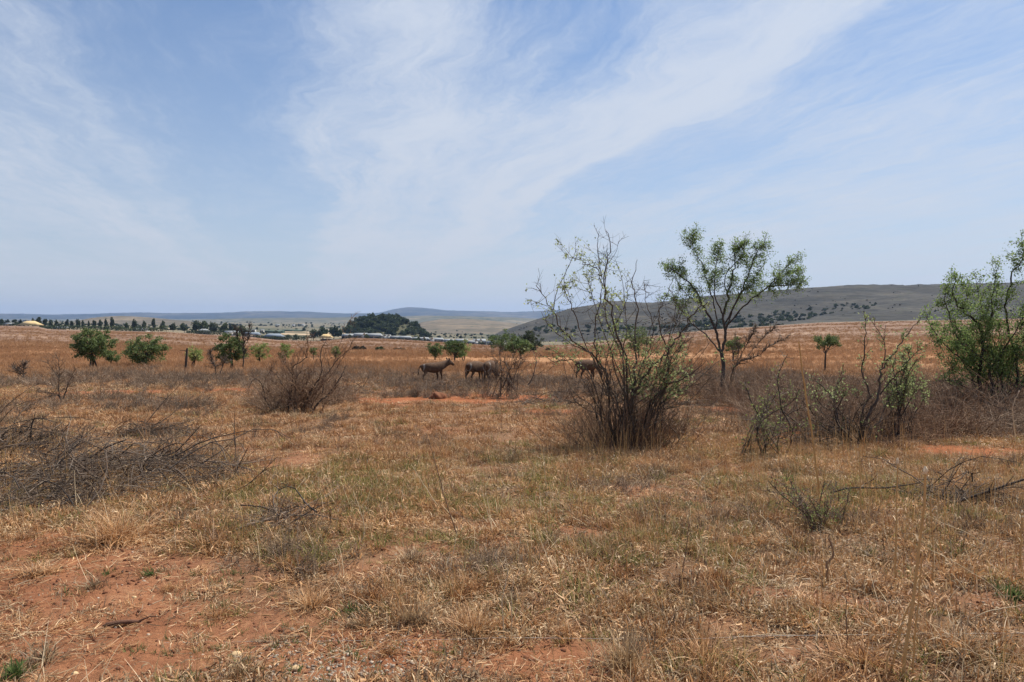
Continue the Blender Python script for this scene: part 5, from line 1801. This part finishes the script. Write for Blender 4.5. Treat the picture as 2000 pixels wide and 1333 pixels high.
scatter('tussock_grass', tus, p, rots(n, .12, rng), scl3(rng.uniform(.55, 1.2, n), .25, rng), np.concatenate([rng.integers(0, 4, len(p1)), rng.integers(4, 7, len(p2))]), 'coarse bristly tussocks standing out of the matted grass', 'grass')
# middle distance
p = fan(36000, 15, 55, lambda x, y: cover_density(x, y, .15), .82, rng)
gm = ell_mask(GREENP, p[:, 0], p[:, 1], .6, 42); om = ell_mask(ORANGE, p[:, 0], p[:, 1], .6, 43)
zn = fbm(p[:, 0] * .15, p[:, 1] * .15, 3, 131)
ix = pick(p, rng, [(.40 + zn, 0, 3), (.35 - .6 * zn, 3, 3), (.30 + .9 * om, 6, 3), (.03 + .45 * gm, 9, 2)])
n = len(p)
scatter('veld_grass', mid_src, p, rots(n, .12, rng), scl3(rng.uniform(.55, 1.15, n), .25, rng), ix, 'dry tan and orange grass of the middle distance', 'grass')
# open field
p = fan(26000, 50, 200, lambda x, y: np.clip(.45 + 1.9 * fbm(x * .05, y * .12, 4, 140), .03, 1) * sstep(200, 90, y), .82, rng)
n = len(p)
scatter('field_grass', far_src, p, rots(n, .1, rng), scl3(rng.uniform(.45, 1.0, n), .3, rng), rng.integers(0, 4, n), 'low orange-brown grass over the open field', 'grass')

p = fan(9000, 180, 345, lambda x, y: np.clip(.35 + 2.4 * fbm(x * .03, y * .1, 4, 141), .0, 1), .75, rng)
n = len(p)
scatter('field_grass', far_src, p, rots(n, .1, rng), scl3(rng.uniform(.5, 1.2, n), .3, rng), rng.integers(0, 4, n), 'sparse pale grass clumps over the farthest part of the field', 'grass')

# tall thin stalks standing over the mat
st_src = [source('thin_stalks', blades(7, .10, (.30, .75), (.16, .12), (.18, .25), .0042, 300 + i, 5, tip=.5).mesh('thin_stalks', M['stalk'])) for i in range(4)]
st_src += [source('pale_stalks', blades(4, .12, (.2, .45), (.5, .4), (.3, .5), .0055, 310 + i, 5, tip=.4).mesh('pale_stalks', M['pale_stalk'])) for i in range(3)]
st_src += [source('mid_stalks', blades(9, .22, (.25, .60), (.2, .15), (.25, .3), .0075, 320 + i, 4, tip=.5).mesh('mid_stalks', M['brown'])) for i in range(3)]
p1 = fan(760, 4.2, 15, lambda x, y: np.clip(cover_density(x, y, .1) * (.25 + .75 * sstep(-.3, .5, x / y)), 0, 1), .8, rng)
p2 = fan(700, 4.0, 12, lambda x, y: cover_density(x, y, .3), .8, rng)
p3 = fan(1100, 13, 48, lambda x, y: np.clip(sstep(-.05, .2, fbm(x * .3, y * .3, 4, 150)) * .7 + .3 * ell_mask(ORANGE, x, y, .6, 43), 0, 1) * (1 - bare(x, y)), .82, rng)
p = np.concatenate([p1, p2, p3]); n = len(p)
ix = np.concatenate([rng.integers(0, 4, len(p1)), rng.integers(4, 7, len(p2)), rng.integers(7, 10, len(p3))])
scatter('standing_stalks', st_src, p, rots(n, .08, rng), scl3(rng.uniform(.6, 1.15, n), .2, rng), ix, 'thin upright dry stalks standing above the matted grass', 'grass')

# grey dead scrub
sc_src = [source('dead_scrub', twig_clump(24, .24, .42, .0075, 330 + i).mesh('dead_scrub', M['scrub' if i < 3 else 'twig'])) for i in range(5)]
sc_src += [source('fine_scrub', twig_clump(22, .14, .26, .0035, 340 + i).mesh('fine_scrub', M['scrub'])) for i in range(3)]
p1 = fan(3000, 22, 62, lambda x, y: ell_mask(SCRUB, x, y, .5, 45) * np.clip(.5 + 1.2 * fbm(x * .5, y * .5, 3, 160), 0, 1), .82, rng)
p2 = fan(900, 7, 24, lambda x, y: sstep(.08, .28, fbm(x * .45, y * .45, 4, 161)) * (1 - bare(x, y)), .82, rng)
p = np.concatenate([p1, p2]); n = len(p)
ix = np.concatenate([rng.integers(0, 5, len(p1)), rng.integers(5, 8, len(p2))])
scatter('dead_scrub', sc_src, p, rots(n, .15, rng), scl3(rng.uniform(.5, 1.25, n), .25, rng), ix, 'low grey leafless scrub in belts across the veld', 'scrub')

tk_src = [source('thicket', twig_clump(34, .30, .95, .0065, 345 + i).mesh('thicket', M[('redtwig', 'redtwig', 'scrub')[i]])) for i in range(3)]
THK = world_ellipses([(1540, 800, 110, 26), (1640, 840, 110, 26), (1720, 820, 90, 30), (1830, 800, 90, 30), (1960, 800, 120, 30), (1450, 770, 60, 12), (1230, 850, 110, 14), (590, 790, 80, 12), (1410, 770, 80, 14), (1600, 850, 140, 20), (1760, 850, 110, 18)])
p = fan(560, 12, 32, lambda x, y: ell_mask(THK, x, y, .5, 47), .82, rng)
n = len(p)
scatter('thicket_twigs', tk_src, p, rots(n, .12, rng), scl3(rng.uniform(.45, 1.3, n), .25, rng), rng.integers(0, 3, n), 'bare brown twigs filling the thicket between the right-hand shrubs', 'scrub')

# green shoots
gr_src = [source('green_shoots', blades(16, .035, (.03, .10), (.5, .3), (.5, .5), .0065, 350 + i, 3).mesh('green_shoots', M['green'])) for i in range(3)]
p = fan(900, 3.6, 13, lambda x, y: np.clip(.12 + .5 * ell_mask(GREENP, x, y, .6, 42) + .35 * ell_mask(BARE[:2], x, y, .5, 40), 0, 1) * sstep(-.05, .2, fbm(x * .9, y * .9, 4, 170)), .8, rng)
n = len(p)
scatter('green_shoots', gr_src, p, rots(n, .1, rng), scl3(rng.uniform(.5, 1.2, n), .3, rng), rng.integers(0, 3, n), 'small fresh green shoots dotted through the dry grass', 'grass')

# straw litter lying on the soil
lt_src = [source('straw_litter', blades(34, .16, (.03, .13), (1.5, .12), (.1, .4), .0048, 360 + i, 2, .006, keepup=.012, out=.2, tip=.6).mesh('straw_litter', M['straw' if i < 2 else 'thatch'])) for i in range(4)]
p = fan(2300, 3.4, 15, lambda x, y: np.clip(.25 + 2.2 * fbm(x * .9, y * .9, 4, 180), .02, 1), .82, rng)
n = len(p)
scatter('straw_litter', lt_src, p + [0, 0, .012], rots(n, .03, rng), scl3(rng.uniform(.7, 1.4, n), .1, rng), rng.integers(0, 4, n), 'loose broken straw lying on the red soil', 'straw')

# gravel, clods
def rock_mesh(r, seed, mat, sub=2, squash=.65, rough=.28):
    import bmesh
    bm = bmesh.new()
    bmesh.ops.create_icosphere(bm, subdivisions=sub, radius=1.0)
    V = np.array([v_.co[:] for v_ in bm.verts])
    k = 1 + rough * 2 * fbm(V[:, 0] * 1.7 + seed * 3.1 + V[:, 2], V[:, 1] * 1.7 - V[:, 2] * 1.3, 3, seed)
    V = V * k[:, None] * np.array([1, .8, squash]) * r
    F = np.array([[v_.index for v_ in f.verts] for f in bm.faces])
    bm.free()
    q = Geo(); q.add(V, None, F, .5)
    return q.mesh('rock', mat)


rk_src = [source('pebble', rock_mesh(.012, i, M['pebble'], 1)) for i in range(4)] + [source('clod', rock_mesh(.02, 10 + i, M['soil_clod'], 1)) for i in range(3)]
GRAVEL = world_ellipses([(700, 1300, 190, 40), (560, 1325, 150, 20)])
p1 = fan(2400, 3.4, 8, lambda x, y: .02 * bare(x, y) + ell_mask(GRAVEL, x, y, .6, 46), .8, rng)
p2 = fan(2600, 3.4, 12, lambda x, y: bare(x, y), .8, rng)
p = np.concatenate([p1, p2]); n = len(p)
ix = np.concatenate([rng.integers(0, 4, len(p1)), rng.integers(4, 7, len(p2))])
scatter('gravel', rk_src, p + [0, 0, .001], rots(n, .5, rng), scl3(.35 + 1.3 * rng.uniform(0, 1, n) ** 2.2, .2, rng), ix, 'small grey gravel and red clods on the bare soil', 'gravel')

# ------------------------------------------------------------------ single things of the foreground
def tuft_thing(px, py, nb, r, L, label, mat='straw', seed=0, lean=(.45, .3), curl=(.6, .6), w=.0055, extra=None):
    b = G(px, py)
    o = thing('grass_tuft', b, label, 'grass tuft', 'single grass tufts')
    link('blades', blades(nb, r, L, lean, curl, w, seed, 5).mesh('blades', M[mat]), o)
    link('dead_base', blades(int(nb * .5), r * .8, (L[0] * .4, L[1] * .45), (.3, .3), (.4, .5), w * 1.1, seed + 1, 3).mesh('dead_base', M[extra or 'brown']), o)
    return o


tuft_thing(805, 1222, 240, .075, (.10, .30), 'dark-based straw tuft left of the central pale stalk', 'thatch', 401, (.3, .25), (.4, .5), .005, 'twig')
tuft_thing(925, 1236, 300, .11, (.10, .30), 'wide bristly tuft at the foot of the central pale stalk', 'straw', 402, (.35, .25), (.4, .5), .005, 'twig')
tuft_thing(1225, 1305, 320, .11, (.14, .36), 'large dry tuft of broad bleached blades at the bottom', 'thatch', 403, (.4, .25), (.4, .5), .0085, 'straw')
tuft_thing(610, 1188, 260, .09, (.10, .26), 'spreading straw tuft on the edge of the bare soil', 'straw', 404, (.6, .3), (.5, .5), .006, 'twig')
tuft_thing(65, 1125, 200, .10, (.06, .20), 'low curly tuft by the left edge on bare soil', 'straw', 405, (.7, .3), (.8, .6), .006, 'twig')
tuft_thing(230, 1062, 420, .16, (.22, .52), 'long golden drooping grass clump below the brush heap', 'straw', 406, (.45, .3), (1.0, .5), .007, 'brown')
tuft_thing(420, 1070, 380, .20, (.16, .40), 'broad drooping grass clump right below the brush heap', 'straw', 407, (.6, .3), (1.0, .6), .006, 'twig')
tuft_thing(560, 1075, 300, .18, (.12, .34), 'dark matted clump at the right end of the brush heap', 'thatch', 408, (.6, .3), (.9, .6), .006, 'twig')
tuft_thing(805, 1098, 260, .10, (.10, .26), 'round curly tuft with a dark hollow left of centre', 'thatch', 409, (.7, .3), (.9, .6), .0055, 'twig')
tuft_thing(965, 1095, 260, .10, (.10, .28), 'round curly tuft with a dark hollow at the centre', 'thatch', 410, (.7, .3), (.9, .6), .0055, 'twig')
tuft_thing(1185, 1095, 300, .13, (.12, .32), 'dark bristly tuft right of centre with a pale stalk', 'thatch', 411, (.5, .3), (.7, .6), .0055, 'twig')
tuft_thing(1375, 1300, 300, .14, (.12, .34), 'pale tangled tuft at the bottom right of centre', 'straw', 412, (.6, .3), (.9, .6), .007, 'straw')
tuft_thing(1880, 1285, 420, .24, (.14, .40), 'large curly bleached tuft in the bottom right corner', 'thatch', 413, (.7, .3), (1.2, .7), .007, 'straw')
tuft_thing(1690, 1300, 360, .18, (.12, .36), 'curly straw tuft round the tall stalks at the bottom right', 'straw', 414, (.7, .3), (1.1, .7), .007, 'straw')
tuft_thing(330, 1156, 130, .05, (.04, .11), 'tiny yellowish tuft on the bare soil', 'straw', 415, (.4, .3), (.4, .5), .004, 'straw')

def weed(px, py, nl, size, hgt, label, seed, mat='green'):
    b = G(px, py); rng = np.random.default_rng(seed)
    o = thing('weed', b, label, 'weed', 'green weeds')
    link('blades', blades(nl, .06, (hgt * .5, hgt), (.5, .35), (.4, .5), size, seed, 4).mesh('blades', M[mat]), o)
    q = Geo()
    for i in range(6):
        e = rng.normal(0, .04, 3); e[2] = hgt * .5
        q.tube([(0, 0, -.01), e * .5, e], [.003, .002, .001], 3)
    link('stem', q.mesh('stem', M['green']), o)


weed(296, 1126, 70, .010, .09, 'small dark green weed on the bare red soil', 501)
weed(30, 1322, 170, .011, .12, 'green grassy weed in the bottom left corner', 502)
weed(690, 1202, 60, .010, .14, 'green shoot beside the spreading straw tuft', 503)
weed(1980, 1170, 120, .011, .18, 'green weed at the right edge of the foreground', 504)
weed(1655, 1205, 60, .009, .14, 'green sprig in the right foreground among dry grass', 505)
weed(1130, 1145, 60, .009, .10, 'green sprig right of the central stalks', 506)
weed(1445, 1050, 90, .012, .16, 'dark green weed in the grass below the small green shrub', 507)
weed(1540, 948, 60, .014, .30, 'bright green leafy sprig above the grey shrublet', 508)


def stalk(pix, Y, r, label, mat='stalk', head=0.0, seed=0, sheath=True):
    rng = np.random.default_rng(seed)
    pts = np.array([P(a_, b_, Y) for a_, b_ in pix])
    g0 = Hs(pts[0][0], pts[0][1])
    pts[0][2] = min(pts[0][2], g0 - .01)
    c = curve(pts, 14)
    c[1:-1] += rng.normal(0, .0025, (12, 3))
    b = c[0].copy()
    o = thing('grass_stalk', b, label, 'grass stalk', 'single tall dry stalks')
    r *= 1.2
    q = Geo(); q.tube(c - b, np.linspace(r, r * .6, 14), 5, .5)
    link('stem', q.mesh('stem', M[mat]), o)
    if sheath:
        q = Geo()
        for i in range(3):
            j = int(rng.integers(3, 12)); d = c[j + 1] - c[j]; d = d / np.linalg.norm(d) + rng.normal(0, .35, 3); d /= np.linalg.norm(d)
            sd = np.cross(d, rng.normal(size=3)); sd /= np.linalg.norm(sd)
            L = rng.uniform(.05, .12); w_ = r * 1.1
            a0 = c[j] - b
            dr = np.array([0, 0, -.35 * L])
            q.add([a0 - sd * w_ * .5, a0 + sd * w_ * .5, a0 + d * L * .5 + sd * w_ * .5, a0 + d * L * .5 - sd * w_ * .5, a0 + d * L + dr + sd * w_ * .15, a0 + d * L + dr - sd * w_ * .15],
                  [(0, 1, 2, 3), (3, 2, 4, 5)], None, .7)
        link('leaf', q.mesh('leaf', M['pale_stalk']), o)
    if head:
        q = Geo(); e = c[-1] - b; d = (c[-1] - c[-3]); d /= np.linalg.norm(d)
        q.tube([e - d * head * .5, e, e + d * head * .5], [r * .6, r * 1.5, r * .5], 5, .9)
        link('seed_head', q.mesh('seed_head', M['pale_stalk']), o)
    return o


def gy(px, py):
    return G(px, py)[1]


stalk(SR([(1280, 1300), (1300, 1120), (1340, 850), (1380, 500), (1400, 190)]), 4.9, .0105, 'thickest golden stalk rising at the bottom right', 'stalk', .05, 1)
stalk(SR([(1240, 800), (1243, 500), (1250, 140)]), gy(1749, 1140), .008, 'golden stalk with a white tip left of the thickest one', 'stalk', .06, 2)
stalk(SR([(1055, 570), (1050, 300), (1045, 50)]), gy(1682, 1057), .007, 'thin golden stalk in front of the right shrubs', 'stalk', 0, 3)
stalk([(1602, 985), (1590, 880), (1572, 760), (1560, 668)], gy(1602, 985), .012, 'very tall golden stalk crossing the right shrubs', 'stalk', 0, 4)
stalk([(1832, 1020), (1834, 951)], gy(1832, 1020), .007, 'short golden stalk right of the thickest one', 'stalk', 0, 5)
stalk([(1990, 1120), (1994, 1060), (1996, 1000)], gy(1990, 1120), .008, 'golden stalk at the right edge', 'stalk', .03, 6)
stalk(SR([(215, 1090), (165, 950), (135, 735)]), gy(1378, 1245), .0035, 'white bleached stalk right of centre near the bottom', 'pale_stalk', .03, 7)
stalk(SR([(1210, 1200), (1280, 1000), (1345, 860)]), 5.0, .007, 'leaning golden stalk beside the thickest one', 'stalk', 0, 8)
stalk([(985, 1248), (981, 1175), (992, 1119), (987, 1088)], gy(985, 1248), .004, 'crooked white stalk at the bottom centre', 'pale_stalk', 0, 9)
stalk([(999, 1245), (1000, 1170), (1004, 1118)], gy(999, 1245), .003, 'short white stalk beside the crooked central one', 'pale_stalk', 0, 10)
stalk([(649, 1158), (663, 1105), (649, 1080)], gy(649, 1158), .0028, 'thin forked white stalk on the left edge of the bare soil', 'pale_stalk', 0, 11)
stalk([(893, 1045), (869, 973), (852, 910), (838, 861)], gy(893, 1045), .0055, 'tall thin brown stalk left of centre leaning left', 'redtwig', 0, 12)
stalk([(979, 1040), (972, 990), (967, 945)], gy(979, 1040), .0055, 'short golden stalk at the picture centre', 'stalk', 0, 13)
stalk([(946, 995), (947, 950), (946, 915)], gy(946, 995), .0055, 'thin golden stalk left of the centre one', 'stalk', 0, 14)
stalk([(1015, 1005), (1016, 960), (1018, 930)], gy(1015, 1005), .005, 'thin golden stalk right of the centre one', 'stalk', 0, 15)
stalk([(862, 1000), (830, 950), (803, 908)], gy(862, 1000), .005, 'pale stalk leaning left in the central grass', 'pale_stalk', 0, 16)
stalk(SR([(520, 660), (700, 735), (900, 810), (1080, 890), (1250, 960)]), gy(1488, 1095), .0035, 'long bent pale stalk lying across the right foreground', 'pale_stalk', 0, 17, False)
stalk(SR([(320, 205), (520, 245), (700, 300), (900, 375), (1060, 432)]), gy(1416, 930), .0045, 'long bent pale stalk in front of the grey shrublet', 'pale_stalk', 0, 18, False)
stalk(SR([(1880, 912), (1780, 830), (1650, 740), (1520, 665), (1400, 605)]), gy(1981, 1185), .0035, 'arching pale stalk at the right edge', 'pale_stalk', 0, 19, False)
stalk(SR([(1800, 655), (1650, 540), (1520, 485), (1420, 440)]), gy(1952, 1090), .004, 'upper arching pale stalk right of the thickest one', 'pale_stalk', 0, 20, False)
stalk(SR([(1590, 1005), (1750, 950), (1930, 915)]), gy(1876, 1216), .004, 'flat pale stalk pointing to the right edge', 'pale_stalk', 0, 21, False)
stalk(SR([(270, 1115), (400, 1090), (560, 1075), (700, 1080)]), gy(1398, 1256), .0035, 'flat pale stalk lying at the bottom right of centre', 'pale_stalk', 0, 22, False)
stalk(SR([(160, 310), (210, 220), (310, 140)]), gy(1358, 966), .005, 'curved pale stalk in front of the big bush', 'pale_stalk', 0, 23, False)
stalk([(1068, 960), (1064, 920), (1062, 875)], gy(1068, 960), .005, 'pale upright stalk left of the big bush foot', 'pale_stalk', 0, 24)
stalk([(992, 1243), (1080, 1262), (1160, 1290)], gy(992, 1246), .0038, 'pale stalk lying on red soil right of the central stalk', 'pale_stalk', 0, 25, False)
stalk([(1985, 860), (1978, 800), (1990, 765)], gy(1985, 872), .008, 'bleached bent stalk by the right edge bush', 'pale_stalk', .06, 26)

stalk(SR([(1330, 1290), (1345, 1100), (1362, 900), (1385, 640)]), 4.95, .006, 'thin golden stalk hugging the thickest one on its right', 'stalk', 0, 31)
stalk(SR([(1180, 1290), (1200, 1180), (1255, 1060), (1290, 960)]), 4.85, .0055, 'short leaning golden stalk left of the thickest one at the bottom', 'stalk', 0, 32)
stalk(SR([(1440, 830), (1440, 600), (1425, 330)]), gy(1822, 1155), .0055, 'thin upright golden stalk just right of the thickest one', 'stalk', 0, 33)
stalk(SR([(1920, 760), (1915, 600), (1925, 440)]), gy(1996, 1130), .007, 'golden stalk right at the picture edge', 'stalk', .02, 34)
stalk(SR([(980, 1200), (975, 1050), (972, 880)]), gy(1655, 1285), .0042, 'thin brown stalk beside the green sprig in the right foreground', 'redtwig', 0, 35)
stalk(SR([(880, 800), (870, 700), (905, 640), (880, 560)]), gy(1619, 1140), .012, 'stout broken brown stem in the grey shrublet', 'redtwig', 0, 36, False)
stalk(SR([(60, 850), (100, 680), (130, 480)]), gy(1322, 1160), .0042, 'thin dry brown stalk right of centre', 'redtwig', 0, 37)
stalk([(1040, 1150), (1036, 1090), (1030, 1020), (1022, 950)], gy(1040, 1150), .0042, 'tall thin golden stalk right of the picture centre', 'stalk', 0, 38)
stalk([(700, 1070), (712, 1030), (690, 960)], gy(700, 1070), .004, 'thin forked pale stalk left of centre in the grass', 'pale_stalk', 0, 39)

# stick, stones, earth mound, wire
b = G(238, 1228)
o = thing('stick', b, 'short rusty brown stick lying on the bare soil', 'stick')
pa = P(200, 1230, b[1]); pb = P(276, 1219, b[1] + .05)
pa[2] = Hs(pa[0], pa[1]) + .02; pb[2] = Hs(pb[0], pb[1]) + .024
cu = curve([pa, (pa + pb) / 2 + [0, 0, .008], pb], 9) - b
q = Geo(); q.tube(cu, np.array([.004, .019, .021, .02, .021, .019, .018, .016, .004]), 8, .5)
link('bark', q.mesh('bark', M['rust_log'], True), o)
q = Geo(); q.tube([cu[7], cu[7] + [.09, .03, .03], cu[7] + [.16, .05, .02]], [.009, .006, .003], 5); link('side_twig', q.mesh('side_twig', M['rust_log']), o)
for px, py, r_, lab, sd_ in [(462, 1283, .036, 'flat ochre stone on the soil left of the gravel', 1), (577, 1312, .034, 'rounded ochre stone among grey gravel at the bottom', 2),
                             (262, 1170, .020, 'small pale stone on the bare soil above the stick', 3), (268, 1236, .016, 'tiny white stone just right below the stick', 4),
                             (146, 1320, .022, 'pale stone near the bottom left corner', 5)]:
    b = G(px, py)
    o = link('stone', rock_mesh(r_, sd_ + 30, M['stone'], 3), None, b + [0, 0, r_ * .25])
    tag(o, lab, 'stone', 'stones on the bare soil')
b = G(855, 779)
me = rock_mesh(.30, 77, M['soil_clod'], 4, .8, .4)
for pl_ in me.polygons:
    pl_.use_smooth = True
tag(link('earth_mound', me, None, b + [0, 0, .02]), 'small red earth mound at the end of the bare strip', 'earth mound')
for nm, pix, Yw, lab in (('fence_wire', [(300, 1256), (840, 1250), (1000, 1246), (1300, 1249), (1480, 1243), (1690, 1240), (2050, 1236)], 5.55, 'thin slack wire strung low across the foreground'),
                         ('fence_wire', [(1380, 1184), (1500, 1178), (1640, 1177), (1800, 1172)], 6.35, 'short length of thin wire in the right foreground')):
    pts = curve([P(a_, b_, Yw) for a_, b_ in pix], 40)
    q = Geo(); q.tube(pts - pts[0], .0016, 5)
    o = link(nm, q.mesh(nm, M['wire']), None, pts[0])
    tag(o, lab, 'wire')
